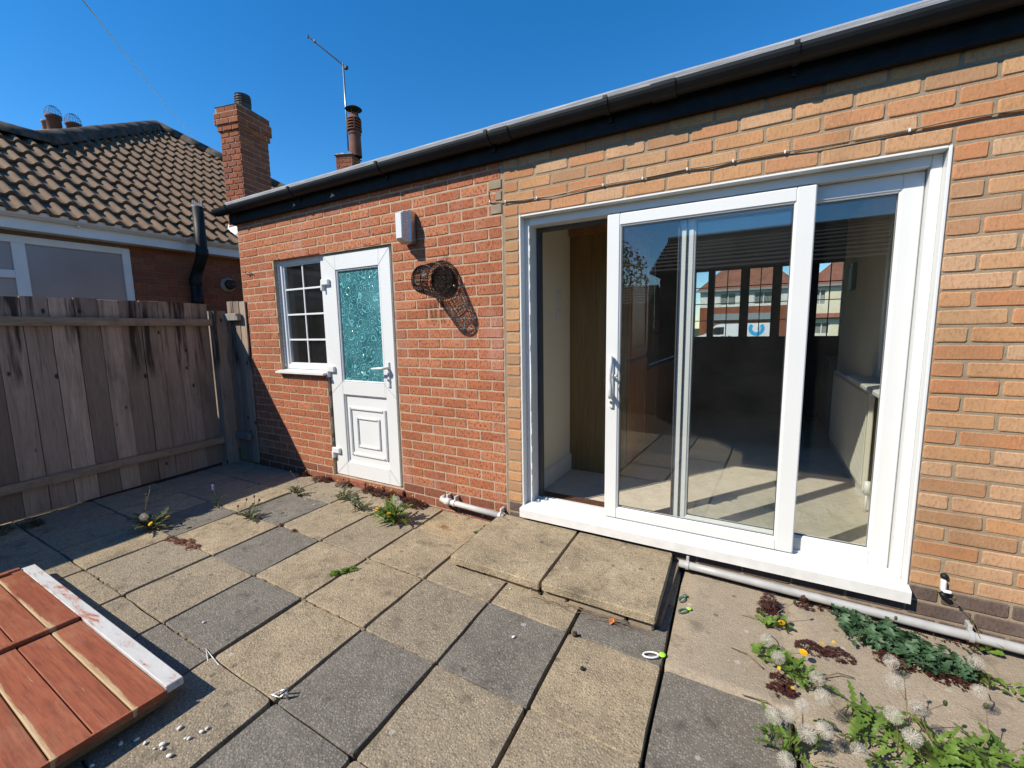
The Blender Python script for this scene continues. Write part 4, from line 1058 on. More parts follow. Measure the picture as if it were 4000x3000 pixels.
sheet([zz(RIDX, -3.6, RIDZ), zz(RIDX, -.39, RIDZ), zz(WX, -.39-(EX-RIDX)*0, EZ), zz(WX, -3.6, EZ)])
sheet([zz(RIDX, -.39, RIDZ), zz(PKX, PKY, PKZ), zz(WX2, PKY-(EX-PKX), EZ), zz(WX, PKY-(EX-PKX), EZ)])
sheet([zz(PKX, PKY, PKZ), zz(EX, PKY+(EX-PKX), EZ), zz(WX2, PKY+(EX-PKX), EZ)]); sheet([zz(PKX, PKY, PKZ), zz(WX2, PKY+(EX-PKX), EZ), zz(WX2, PKY-(EX-PKX), EZ)])
roof = obj('roof', roofm, M['darkroof'], nb)
part('soffit', M['nwhite'], [(NX-.3, EX-.02, -3.6, 6, 2.44, 2.46)], nb)
PITCH, GAUGE = .1463, .3353
def tile_shape(mb, w=PITCH, L=.405, off=None, clip=None):
    prof = [(-.5, .004), (-.46, .0), (-.08, .0), (0.0, .006), (.08, .024), (.17, .036), (.27, .040), (.37, .036), (.46, .022), (.52, .006)]
    vs = []
    for (yv, zo) in ((0, .050), (L, .004)):
        for (u, h) in prof: vs.append(Vector((u*w, yv, h+zo)))
    for (u, h) in prof: vs.append(Vector((u*w, .004, h+.050-.034)))
    n = len(prof); fs = []
    for i in range(n-1):
        fs.append((i, i+1, n+i+1, n+i)); fs.append((2*n+i, 2*n+i+1, i+1, i))
    if off is not None: vs = [off @ v for v in vs]
    mb.add(vs, fs)
tm = []
for v in range(3):
    mb = MB(); tile_shape(mb); me = mb.mesh('roof_tile', False); me.materials.append(M['tile'])
    tm.append(me)
for me in tm:
    me.polygons.foreach_set('use_smooth', [False]*len(me.polygons))
tiles = []
Rm = Matrix((( 0, U.x, NN.x), (1, U.y, NN.y), (0, U.z, NN.z)))     # columns: along eaves(+y), upslope, normal
nrow = int(5.0/GAUGE)+1
for r_ in range(nrow):
    s0 = r_*GAUGE-.03
    yk = -2.6
    while yk < 4.2:
        if s0+.10 < top_s(yk): tiles.append((yk, s0))
        yk += PITCH
def trank(t_):
    p_ = rpt(*t_); d_ = p_-CAM; v = Euler(cam.rotation_euler).to_matrix().inverted() @ d_
    u, w_ = v.x/-v.z, v.y/-v.z
    if not (v.z < 0 and -1.22 < u < -.62 and w_ < .8): return -d_.length
    return 1/d_.length
tiles.sort(key=trank, reverse=True)
tr = MB()
for i, (yk, s0) in enumerate(tiles):
    p_ = rpt(yk, s0, R.uniform(-.002, .002)); E_ = Rm.to_4x4() @ Matrix.Rotation(R.uniform(-.006, .006), 4, 'Z')
    if i < 300: link('roof_tile', R.choice(tm), M['tile'], roof, p_, E_.to_euler())
    else: tr.cur = R.random()+.001; tile_shape(tr, off=Matrix.Translation(p_) @ E_)
obj('roof_tiles', tr, M['tile'], roof, kind='stuff')
def ridge_run(a, b, name='ridge_tile', r_=.15, seg=.44):
    a, b = Vector(a), Vector(b); d = (b-a); L = d.length; d.normalize(); n = int(L/seg)
    side = d.cross(Vector((0, 0, 1))).normalized(); up = side.cross(d)
    for k in range(n):
        p0 = a+d*(L*k/n); p1 = a+d*(L*(k+1)/n+.015); mb = MB(); vs = []
        for p_, rr in ((p0, r_), (p1, r_*.97)):
            for j in range(9):
                an = pi*j/8; vs.append(p_+side*rr*cos(an)+up*(rr*1.0*sin(an)+.03))
        fs = [(j, j+1, 9+j+1, 9+j) for j in range(8)]+[tuple(reversed(range(9))), tuple(range(9, 18))]
        mb.add(vs, fs); obj(name, mb, M['ridge'], roof, True)
ridge_run((RIDX, -3.4, RIDZ-.02), (RIDX, -.35, RIDZ-.02)); ridge_run((RIDX, -.39, RIDZ-.02), (PKX, PKY, PKZ-.02)); ridge_run((PKX, PKY, PKZ-.02), (EX, PKY+(EX-PKX), EZ), 'hip_tile')
# chimney of the neighbour, near the eaves
def chimney(parent, part_name, cx, cy, w, d, z0, z1, rz, m, cap=True, name='brick', objs=True):
    Mx = Matrix.Translation((cx, cy, 0)) @ Matrix.Rotation(rz, 4, 'Z')
    core = MB(); core.box(-w+.008, -.008, .008, d-.008, z0, z1, Mx); core = obj(part_name, core, M['mortar'], parent)
    k = 0; z = z0; restc = MB()
    nrows = int(round((z1-z0)/.078))
    for k in range(nrows):
        za = z0+k*.078; zb = za+.068; ex = 0.0
        if cap:
            if k in (nrows-2, nrows-3): ex = .042
            elif k == nrows-4: ex = .022
            elif k == nrows-1: ex = .026
        sides = [((0, 0), 0, w, Vector((-w, 0, 0))), ((0, 0), pi/2, d, Vector((0, 0, 0)))]
        for si, (o_, a, L, org) in enumerate(sides):
            x0 = -ex; x1 = L+ex; ph = 0 if (k+si) % 2 == 0 else .1125
            Lb = .165 if (si == 0 and not (cap and ex > .03)) else .225
            if si == 0: ph = 0 if k % 2 == 0 else .0825
            for (p, q) in course(x0, x1, ph, Lb, .010, []):
                off = Mx @ Vector(((org.x+(p+q)/2) if si == 0 else ex, -ex if si == 0 else (p+q)/2, (za+zb)/2))
                if objs:
                    me = brick_mesh(q-p, zb-za, .06, 'chim', m, 5)
                    link(name, me, m, core, off, (0, R.uniform(-.01, .01), rz+a+R.uniform(-.01, .01)))
                else: restc.cur = R.random()+.001; brick_shape(restc, q-p, zb-za, .06, R, off=off, rot=Matrix.Rotation(rz+a, 3, 'Z'))
        if ex:
            mb2 = MB(); mb2.box(-w-ex+.006, ex-.006, -ex+.006, d+ex-.006, za, zb+.008, Mx); obj('corbel_core', mb2, M['mortar'], parent)
    if not objs: obj('bricks', restc, m, core, kind='stuff')
    mb2 = MB(); e = .03
    n = 10; vs = []; fs = []
    for j in range(n+1):
        for i in range(n+1):
            u, v = i/n, j/n; x = -w-e+(w+2*e)*u; y = -e+(d+2*e)*v
            h = min(u, 1-u, v, 1-v)*2; vs.append(Mx @ Vector((x, y, z0+nrows*.078+.10*h**.6*(.8+.5*noise.noise(Vector((x*9, y*9, 1)))))))
    for j in range(n):
        for i in range(n): q = j*(n+1)+i; fs.append((q, q+1, q+n+2, q+n+1))
    mb2.add(vs, fs); obj('flaunching', mb2, M['flaunch'], parent)
    return core, z0+nrows*.078, Mx
ch, zt, Mx = chimney(nb, 'chimney', -4.83, 1.10, .345, .50, 2.58, 4.36, radians(13), M['chimbrick'])
mb = MB(); P_ = Mx @ Vector((-.12, .22, zt+.05)); prof = [(.10, -.05), (.10, .03)]
for k in range(4): prof += [(.105, .045+.032*k), (.105, .06+.032*k), (.092, .062+.032*k), (.092, .074+.032*k)]
prof += [(.10, .18), (.0, .185)]; mb.lathe(prof, 18, Matrix.Translation(P_)); obj('chimney_cowl', mb, M['cowl'], nb)
mb = MB(); n = 5; pts = []
for (a, b, c) in ((-5.18, 1.0, 2.72), (-5.04, 1.02, 2.66), (-4.93, 1.06, 2.55), (-5.18, 1.05, 2.88), (-5.04, 1.06, 2.84), (-4.90, 1.08, 2.76)): pts.append((a, b, c+R.uniform(-.03, .03)))
mb.add(pts, [(0, 1, 4, 3), (1, 2, 5, 4)]); obj('flashing', mb, M['lead'], nb, label='crumpled silver flashing at the chimney foot')
# black flue pipe and round vent on the neighbour's wall
fl = thing('flue_pipe', 'black flue pipe with an elbow rising past the neighbouring white gutter', 'pipe', (-5.0, .42, 1.4))
mb = MB(); pr = .062; fyA, fyB = .46, .43
mb.tube([(-5.03, fyA, .9), (-5.03, fyA, 1.98), (-5.02, fyA, 2.02), (-4.88, fyA-.015, 2.14), (-4.745, fyB, 2.25), (-4.73, fyB, 2.31), (-4.73, fyB, 2.86)], pr, 18); obj('pipe', mb, M['black'], fl, True)
for (x, y, z) in ((-4.73, fyB, 2.30), (-5.03, fyA, 1.96), (-5.03, fyA, 1.72)):
    mb = MB(); mb.lathe([(pr, -.05), (pr+.008, -.045), (pr+.008, .045), (pr, .05)], 18, Matrix.Translation((x, y, z))); obj('collar', mb, M['black'], fl, True)
mb = MB(); mb.lathe([(pr, 0), (pr, .012), (pr-.01, .012)], 18, Matrix.Translation((-4.73, fyB, 2.86)))
for k in range(14):
    a = 2*pi*k/14; mb.box(-.004, .004, -.002, .002, 0, .075, Matrix.Translation((-4.73+.052*cos(a), fyB+.052*sin(a), 2.86)) @ Matrix.Rotation(a, 4, 'Z'))
obj('bird_guard', mb, M['vent'], fl)
vt = thing('boiler_vent', 'round grey vent terminal on the neighbouring brick wall', 'vent', (-5.0, 1.15, 1.82))
Mv = Matrix.Translation((NX+.002, .90, 1.955)) @ Matrix.Rotation(pi/2, 4, 'Y')
mb = MB(); mb.lathe([(.10, 0), (.10, .012), (.075, .03), (.07, .05)], 22, Mv); obj('wall_seal', mb, M['vent'], vt, True)
mb = MB(); mb.lathe([(.058, .03), (.058, .13), (.045, .13), (.045, .11), (.03, .11), (.03, .16), (.012, .16), (0, .15)], 20, Mv); obj('terminal', mb, M['cowl'], vt, True)

# far stack with pots behind the neighbour's ridge
fs_ = thing('far_chimney', 'distant brick chimney with clay pots and wire guards behind the brown roof', 'chimney', (-11.3, 1.2, 3.2))
chimney(fs_, 'stack', -10.95, 1.0, .78, .5, 3.6, 5.42, radians(25), M['chimbrick'], cap=False, objs=False)
def pot(parent, c, r_, h, m, guard):
    mb = MB(); mb.lathe([(r_*.95, 0), (r_*.9, h*.85), (r_*1.03, h*.87), (r_*1.03, h), (r_*.8, h)], 18, Matrix.Translation(c)); obj('chimney_pot', mb, m, parent, True)
    if guard:
        mb = MB()
        for k in range(9):
            a = pi*k/9; pts = [Vector(c)+Vector((r_*1.05*cos(a)*cos(f), r_*1.05*sin(a)*cos(f), h+r_*1.5*max(0, sin(f)))) for f in [pi*j/10 for j in range(11)]]
            mb.tube(pts, .002, 3, False)
        for f in (.2, .5, .8): mb.tube([Vector(c)+Vector((r_*1.05*cos(f)*cos(a), r_*1.05*cos(f)*sin(a), h+r_*1.5*sin(f))) for a in [2*pi*j/16 for j in range(17)]], .002, 3, False)
        obj('wire_guard', mb, M['boom'], parent)
pa = at_depth(220, 540, 9.0); pot(fs_, (pa.x, pa.y, 5.38), .128, .42, M['clay'], True)
pb = at_depth(293, 535, 9.0); pot(fs_, (pb.x, pb.y, 5.30), .128, .34, M['clay'], True)
pc = at_depth(186, 510, 9.3); pot(fs_, (pc.x, pc.y, 5.5), .085, .36, M['claypale'], False)
pd_ = at_depth(261, 520, 9.3); pot(fs_, (pd_.x, pd_.y, 5.35), .085, .30, M['clay'], False)

# our own stack behind the felt roof, with pot, rain cap and aerial
os_ = thing('clay_pot_chimney', 'short brick chimney with tall louvred clay pot and metal rain cap behind the gutter', 'chimney', (-5.95, 4.05, 2.6))
chimney(os_, 'stack', -5.83, 3.93, .36, .36, 3.6, 4.86, radians(22), M['chimbrick'], cap=False)
PC = Vector((-5.90, 4.10, 4.86)); mb = MB()
prof = [(.118, 0), (.112, .42), (.125, .43), (.125, .455), (.112, .47), (.112, .50)]
for k in range(4): z_ = .50+.055*k; prof += [(.142, z_), (.142, z_+.022), (.10, z_+.026), (.10, z_+.053)]
prof += [(.135, .72), (.13, .74), (.09, .80), (.085, .84)]
mb.lathe(prof, 22, Matrix.Translation(PC)); obj('clay_pot', mb, M['clay'], os_)
for k in range(5):
    mb = MB(); a = 2*pi*k/5+.5; mb.box(-.008, .012, -.012, .012, .50, .72, Matrix.Translation(PC) @ Matrix.Rotation(a, 4, 'Z') @ Matrix.Translation((.13, 0, 0)))
    obj('pot_rib', mb, M['clay'], os_)
mb = MB(); mb.lathe([(0, .985), (.08, .975), (.165, .925), (.168, .915), (.08, .955), (0, .965)], 26, Matrix.Translation(PC)); obj('rain_cap', mb, M['cowl'], os_, True)
mb = MB()
for k in range(4): a = 2*pi*k/4+.4; mb.tube([PC+Vector((.09*cos(a), .09*sin(a), .78)), PC+Vector((.10*cos(a), .10*sin(a), .95))], .006, 5)
obj('cap_leg', mb, M['cowl'], os_)
ae = thing('tv_aerial', 'television aerial on a thin mast above the clay chimney pot', 'aerial', (-6.1, 4.2, 4.5))
mt = at_depth(1340, 248, 9.0); mbp = at_depth(1350, 410, 9.0)
mb = MB(); low = mbp+(mbp-mt)*1.1; mb.tube([low, mt], .017, 8); obj('mast', mb, M['mast'], ae, True)
b0 = at_depth(1203, 143, 9.0); b1 = at_depth(1353, 264, 9.0)
mb = MB(); mb.tube([b0, b1], .016, 4); obj('boom', mb, M['boom'], ae)
bd = (b1-b0).normalized(); sd = bd.cross(Vector((0, 0, 1))).normalized()
for k in range(14):
    p_ = b0.lerp(b1, .06+.062*k); h_ = .07+.004*k; mb = MB(); mb.tube([p_-sd*h_, p_+sd*h_], .0025, 4); obj('element', mb, M['mast'], ae)
mb = MB(); q_ = b0.lerp(b1, .17); mb.bbox(q_.x-.03, q_.x+.03, q_.y-.02, q_.y+.02, q_.z-.01, q_.z+.035, .006); obj('tip_tag', mb, M['orange'], ae)
mb = MB(); mb.bbox(b1.x-.05, b1.x+.03, b1.y-.03, b1.y+.03, b1.z-.03, b1.z+.03, .006); obj('mast_clamp', mb, M['boom'], ae)
mb = MB(); mb.bbox(b0.x-.012, b0.x+.012, b0.y-.02, b0.y+.02, b0.z-.03, b0.z+.03, .005); obj('end_cap', mb, M['boom'], ae)
mb = MB(); pA = at_depth(300, -30, 7.5); pB = at_depth(800, 580, 34); pts = [pA.lerp(pB, k/24)-Vector((0, 0, .18*sin(pi*k/24))) for k in range(25)]
o = obj('overhead_wire', mb.tube(pts, .012, 6), M['whiteplastic'], None, True); tag(o, 'thin pale telephone wire crossing the sky above the brown roof', 'wire')

# ------------------------------------------------------------------ the street seen through the kitchen
def gable_house(name, label, x0, x1, y0, y1, ze, zr, mu, ml, zsplit, mroof, wins, band=None, hipped=True):
    h = thing(name, label, 'house', ((x0+x1)/2, y0, -.4), 'houses across the street')
    mb = MB()
    for a, b, s, e in rects(x0, x1, zsplit, ze, [w for w in wins if w[2] > zsplit]): mb.box(a, b, y0, y0+.3, s, e)
    mb.box(x0, x0+.3, y0+.3, y1, zsplit, ze); mb.box(x1-.3, x1, y0+.3, y1, zsplit, ze); obj('upper_wall', mb, mu, h)
    mb = MB()
    for a, b, s, e in rects(x0, x1, -.5, zsplit, [w for w in wins if w[2] < zsplit]): mb.box(a, b, y0+.02, y0+.3, s, e)
    mb.box(x0, x0+.3, y0+.3, y1, -.5, zsplit); mb.box(x1-.3, x1, y0+.3, y1, -.5, zsplit); obj('lower_wall', mb, ml, h)
    for w in wins:
        mb = MB(); frame_rect(mb, w[0], w[1], w[2], w[3], y0+.05, y0+.12, .09, .01); xm = (w[0]+w[1])/2; mb.box(xm-.04, xm+.04, y0+.05, y0+.12, w[2]+.09, w[3]-.09); fo = obj('window', mb, M['render'], h)
        mb = MB(); mb.box(w[0], w[1], y0+.13, y0+.15, w[2], w[3]); obj('pane', mb, M['vanglass'], fo)
        mb = MB()
        for k in range(12): xa = w[0]+.12+(w[1]-w[0]-.24)*k/12; mb.box(xa, xa+.05, y0+.122, y0+.128, w[2]+.1, w[2]+(w[3]-w[2])*.62)
        obj('blind', mb, M['curtain'], fo)
    mb = MB(); d = .35; yr = (y0+y1)/2; hx = (yr-y0)*.75 if hipped else -d
    A = [(x0-d, y0-d, ze), (x1+d, y0-d, ze), (x1+d, y1+d, ze), (x0-d, y1+d, ze)]; Rr = [(x0+hx, yr, zr), (x1-hx, yr, zr)]
    mb.add([Vector(p) for p in A+Rr], [(0, 1, 5, 4), (1, 2, 5), (2, 3, 4, 5), (3, 0, 4), (3, 2, 1, 0)]); obj('roof', mb, mroof, h)
    mb = MB(); mb.box(x0-d, x1+d, y0-d-.06, y0-d-.005, ze-.16, ze+.02); obj('fascia', mb, M['shopgrey'], h)
    if band:
        mb = MB(); mb.prism([(x0, y0+.0, band), (x0, y0-.5, band-.35), (x0, y0-.5, band-.42), (x0, y0, band-.42)], (x1-x0, 0, 0)); obj('tiled_band', mb, mroof, h)
    return h
h1 = gable_house('street_house', 'white rendered house with brown roof and brick ground floor across the street', -3.7, 4.4, 45, 53, 4.75, 8.3, M['render'], M['chimbrick'], 3.1, M['redroof'], [(-1.9, -.5, 3.22, 4.45), (1.0, 2.6, 3.22, 4.45)])
mb = MB(); mb.box(-2.6, 2.9, 44.85, 45.0, 1.75, 2.45); obj('shop_board', mb, M['shopgrey'], h1)
gable_house('street_house', 'cream rendered house with red tiled band seen in the right hand pane', 5.2, 11.5, 45, 53, 4.75, 7.9, M['rendercream'], M['rendercream'], 2.0, M['redroof'], [(5.7, 6.6, 3.0, 4.4), (7.9, 8.9, 3.0, 4.2), (5.8, 7.0, .4, 1.5), (8.0, 9.6, .2, 1.5)], band=2.25)
# side porch pipe; white delivery van
van = thing('delivery_van', 'white delivery van with a blue ring logo parked across the street', 'van', (0, 31.5, -.4))
sidep = [(-2.75, .05), (-2.75, .62), (-2.60, .80), (-1.75, 1.02), (-1.05, 1.66), (-.75, 1.72), (2.15, 1.75), (2.3, 1.55), (2.34, .05)]
mb = MB(); z0 = -.32; mb.prism([(x, 30.6, z0+z) for x, z in sidep], (0, 1.9, 0)); obj('body', mb, M['vanwhite'], van)
mb = MB(); mb.prism([(-1.62, 30.59, z0+1.05), (-1.08, 30.59, z0+1.50), (-.55, 30.59, z0+1.52), (-.55, 30.59, z0+1.02), (-.95, 30.59, z0+.98)], (0, .005, 0)); obj('side_window', mb, M['vanglass'], van)
mb = MB()
for x in (-.44, .62): mb.box(x-.008, x+.008, 30.592, 30.599, z0+.2, z0+1.6)
obj('door_gap', mb, M['seal'], van)
for x in (-.62, -.20):
    mb = MB(); mb.bbox(x-.09, x+.09, 30.575, 30.599, z0+.86, z0+.91, .006); obj('door_handle', mb, M['seal'], van)
for x in (-1.85, 1.55):
    mb = MB(); mb.lathe([(0, 0), (.33, 0), (.35, .03), (.35, .2), (0, .2)], 24, Matrix.Translation((x, 30.78, z0+.27)) @ Matrix.Rotation(pi/2, 4, 'X')); wo = obj('wheel', mb, M['tyre'], van, True)
    mb = MB(); mb.lathe([(0, .215), (.2, .21), (.21, .2)], 20, Matrix.Translation((x, 30.78, z0+.27)) @ Matrix.Rotation(pi/2, 4, 'X')); obj('rim', mb, M['alu'], wo, True)
# logo: blue square field with a broken white ring
lx, lz, ls = 1.40, z0+1.22, .47
mb = MB(); mb.box(lx-ls*1.06, lx+ls*1.06, 30.592, 30.598, lz-ls*.55, lz+ls*.62)
lg = obj('logo_field', mb, M['vanwhite'], van)
mb = MB()
def arc(r0, r1, a0, a1, n=28, y=30.588):
    vs = []; fs = []
    for k in range(n+1):
        a = a0+(a1-a0)*k/n
        for r_ in (r0, r1): vs.append((lx+r_*cos(a), y, lz+.16+r_*sin(a)))
    for k in range(n): q = 2*k; fs.append((q, q+2, q+3, q+1))
    mb.add(vs, fs)
arc(.25, .47, pi, 2*pi); arc(.25, .47, 0, .75); arc(.25, .47, 2.4, pi); obj('logo_ring', mb, M['blue'], lg)
mb = MB(); arc(.03, .22, -.75, .75, 12); obj('logo_wedge', mb, M['bluelight'], lg)

# ------------------------------------------------------------------ behind the camera (seen reflected in the glass)
bk = thing('rear_bungalow', 'low brick building with dark tiled roof behind the patio', 'house', (3, -5.5, -.4))
mb = MB(); mb.box(.15, 7.0, -7.0, -4.45, -.45, 2.12); obj('wall', mb, M['nbrick'], bk)
rf = MB(); vs = []; fs = []; rows = 9; x0, x1 = .05, 7.1
for r_ in range(rows):
    f0, f1 = r_/rows, (r_+1)/rows
    y0_, y1_ = -4.15-1.5*f0, -4.15-1.5*f1; z0_, z1_ = 2.06+.72*f0, 2.06+.72*f1
    rf.add([(x0, y0_, z0_+.03), (x1, y0_, z0_+.03), (x1, y1_, z1_+.002), (x0, y1_, z1_+.002), (x0, y0_, z0_-.01), (x1, y0_, z0_-.01)], [(0, 3, 2, 1), (0, 1, 5, 4)])
rf.add([(x0, -5.65, 2.78), (x1, -5.65, 2.78), (x1, -7.15, 2.06), (x0, -7.15, 2.06)], [(0, 3, 2, 1)]); rf.add([(x0, -4.15, 2.06), (x0, -5.65, 2.78), (x0, -7.15, 2.06)], [(0, 1, 2)])
rfo = obj('roof', rf, M['darkroof'], bk); mb = MB(); mb.tube([(x0, -5.65, 2.77), (x1, -5.65, 2.77)], .08, 10); obj('ridge_cap', mb, M['darkroof'], rfo, True)
for k in range(14):
    mb = MB(); mb.bbox(.16, 6.9, -4.449, -4.43, -.3+.17*k, -.3+.17*k+.162, .003); obj('cladding_board', mb, M['darkboard'], bk)
gr_ = thing('garden_shed', 'small tiled outhouse behind the patio', 'shed', (-1.9, -8.6, -.4))
mb = MB(); mb.box(-3.2, -.8, -10, -8.1, -.45, 1.85); obj('wall', mb, M['nbrick'], gr_)
rf = MB()
for r_ in range(7):
    f0, f1 = r_/7, (r_+1)/7; ya, yb, za, zb = -7.9-1.2*f0, -7.9-1.2*f1, 1.80+.55*f0, 1.80+.55*f1
    rf.add([(-3.3, ya, za+.04), (-.78, ya, za+.04), (-.78, yb, zb+.002), (-3.3, yb, zb+.002), (-3.3, ya, za-.01), (-.78, ya, za-.01)], [(0, 3, 2, 1), (0, 1, 5, 4)])
rf.add([(-3.3, -9.1, 2.35), (-.78, -9.1, 2.35), (-.78, -10.3, 1.8), (-3.3, -10.3, 1.8)], [(0, 3, 2, 1)]); obj('roof', rf, M['tile'], gr_)
mb2 = thing('back_fence', 'plain board fence along the back of the patio', 'fence', (-2, -6.2, -.4))
for k in range(26):
    m_ = MB(); a = -3.6+k*.15; m_.bbox(a, a+.146, -6.22, -6.2, -.2, 1.4, .003); obj('board', m_, M['fence'], mb2)
m_ = MB(); m_.box(-3.6, .3, -6.199, -6.15, 1.1, 1.17); obj('rail', m_, M['rail'], mb2)
tree = thing('garden_tree', 'bushy tree beyond the garden shed behind the patio', 'tree', (-4.2, -14, -.4))
mb = MB(); mb.tube([(-4.2, -14, -.4), (-4.1, -14, 1.2), (-4.3, -14.1, 2.6), (-4.2, -14, 4)], [.2, .16, .1, .04], 10)
for k in range(7):
    a = k*.9; mb.tube([(-4.2, -14, 1.4+.25*k), (-4.2+.8*cos(a), -14+.8*sin(a), 2.2+.3*k), (-4.2+1.4*cos(a), -14+1.4*sin(a), 2.8+.25*k)], .05, 6, True, .3)
obj('trunk', mb, M['twig'], tree, True)
mb = MB(); rr = random.Random(3)
for k in range(2600):
    a, b, c = rr.gauss(0, 1), rr.gauss(0, 1), rr.gauss(0, 1); L = sqrt(a*a+b*b+c*c); u = rr.random()**.4
    p_ = Vector((-4.2+2.1*a/L*u, -14+2.1*b/L*u, 3.2+1.6*c/L*u)) + Vector((noise.noise(Vector((k, 0, 0)))*.3,)*3)
    d1 = Vector((rr.uniform(-1, 1), rr.uniform(-1, 1), rr.uniform(-1, 1))).normalized()*.09; d2 = d1.orthogonal().normalized()*.05
    mb.add([p_-d1, p_+d2, p_+d1, p_-d2], [(0, 1, 2, 3)])
obj('crown', mb, M['leafold'], tree, kind='stuff')

# ------------------------------------------------------------------ weeds
def leaf_mesh(name, L, W, m, lobes=5, arch=.5, seed=0, lobed=True, curl=.15):
    rr = random.Random(seed); mb = MB(); n = lobes*2+2; pts = []
    for k in range(n+1):
        f = k/n; prof = sin(pi*min(1, (f*.86+.07)))**.8*(.45+.75*f)
        if lobed: prof *= (1.15 if k % 2 else .42) if 0 < k < n-1 else 1
        w = W*prof*(1 if k < n else 0)
        s = f*L; z = arch*L*(f-f*f*1.05)+rr.uniform(-.003, .003); back = -.02*L*(k % 2) if lobed else 0
        pts.append((s, w*rr.uniform(.85, 1.1), z, back))
    vs = []; fs = []
    for (s, w, z, b) in pts: vs += [(s+b, -w, z+w*curl*1.6), (s, 0, z), (s+b, w, z+w*curl*1.6)]
    for k in range(n): q = 3*k; fs += [(q, q+1, q+4, q+3), (q+1, q+2, q+5, q+4)]
    mb.add(vs, fs); me = mb.mesh(name, True); me.materials.append(m); return me
LEAF = [leaf_mesh('leaf', .16, .021, M['leaf'], 6, .35+.15*k, k) for k in range(4)]
LEAFO = [leaf_mesh('leaf', .13, .02, M['leafold'], 4, .3+.15*k, 20+k) for k in range(3)]
LEAFB = [leaf_mesh('leaf', .075, .026, M['leafblue'], 4, .3+.2*k, 40+k, True, .3) for k in range(4)]
LEAFR = [leaf_mesh('leaf', .07, .024, M['leaf'], 3, .3, 60+k, False, .3) for k in range(3)]
def head_mesh(r_, seed):
    """seed clock: radiating filaments each ending in a small star"""
    rr = random.Random(seed); mb = MB(); mb.sphere((0, 0, 0), r_*.2, 8, 6)
    N = 100
    for k in range(N):
        z = 1-2*(k+.5)/N; a = k*2.39996; s = sqrt(1-z*z); d = Vector((s*cos(a), s*sin(a), z)); d = (d+Vector((rr.uniform(-.07, .07), rr.uniform(-.07, .07), rr.uniform(-.07, .07)))).normalized()
        if d.z < -.9: continue
        o1 = d.orthogonal().normalized(); o2 = d.cross(o1); p0 = d*r_*.2; p1 = d*r_*rr.uniform(.86, .95)
        w = r_*.02; mb.add([p0-o1*w, p0+o1*w, p1+o1*w, p1-o1*w], [(0, 1, 2, 3)])
        for j in range(5):
            an = 2*pi*j/5+rr.random(); q = p1+(o1*cos(an)+o2*sin(an))*r_*.24+d*r_*.09; side = (o1*-sin(an)+o2*cos(an))*r_*.027
            mb.add([p1, q+side, q-side], [(0, 1, 2)])
    me = mb.mesh('seed_head'); me.materials.append(M['fluff']); return me
HEADS = [head_mesh(.026, 1), head_mesh(.023, 2), head_mesh(.028, 3)]
def flower_mesh(r_=.016):
    mb = MB()
    for ring, (n, rr, zz_) in enumerate(((22, 1, 0), (18, .75, .003), (12, .45, .006))):
        for k in range(n):
            a = 2*pi*k/n+ring*.2; d = Vector((cos(a), sin(a), .25)); s = Vector((-sin(a), cos(a), 0))*r_*.13
            mb.add([Vector((0, 0, zz_)), d*r_*rr*.9-s+Vector((0, 0, zz_)), d*r_*rr+Vector((0, 0, zz_)), d*r_*rr*.9+s+Vector((0, 0, zz_))], [(0, 1, 2, 3)])
    me = mb.mesh('flower'); me.materials.append(M['petal']); return me
FLOWER = flower_mesh()
def stem_to(parent, p0, p1, m, r_=.0022, bow=.02):
    p0, p1 = Vector(p0), Vector(p1); mid = (p0+p1)/2+Vector((R.uniform(-bow, bow), R.uniform(-bow, bow), .01)); pts = [p0, p0.lerp(mid, .6)+Vector((0, 0, .006)), mid, mid.lerp(p1, .55), p1]
    obj('stem', MB().tube(pts, r_, 6, True, .8), m, parent, True)
def W8(u, v, h):
    p = on_z(2800+u/1.8433, 2200+v/1.8433, gz(2.0)+h); return (p.x, p.y, h)
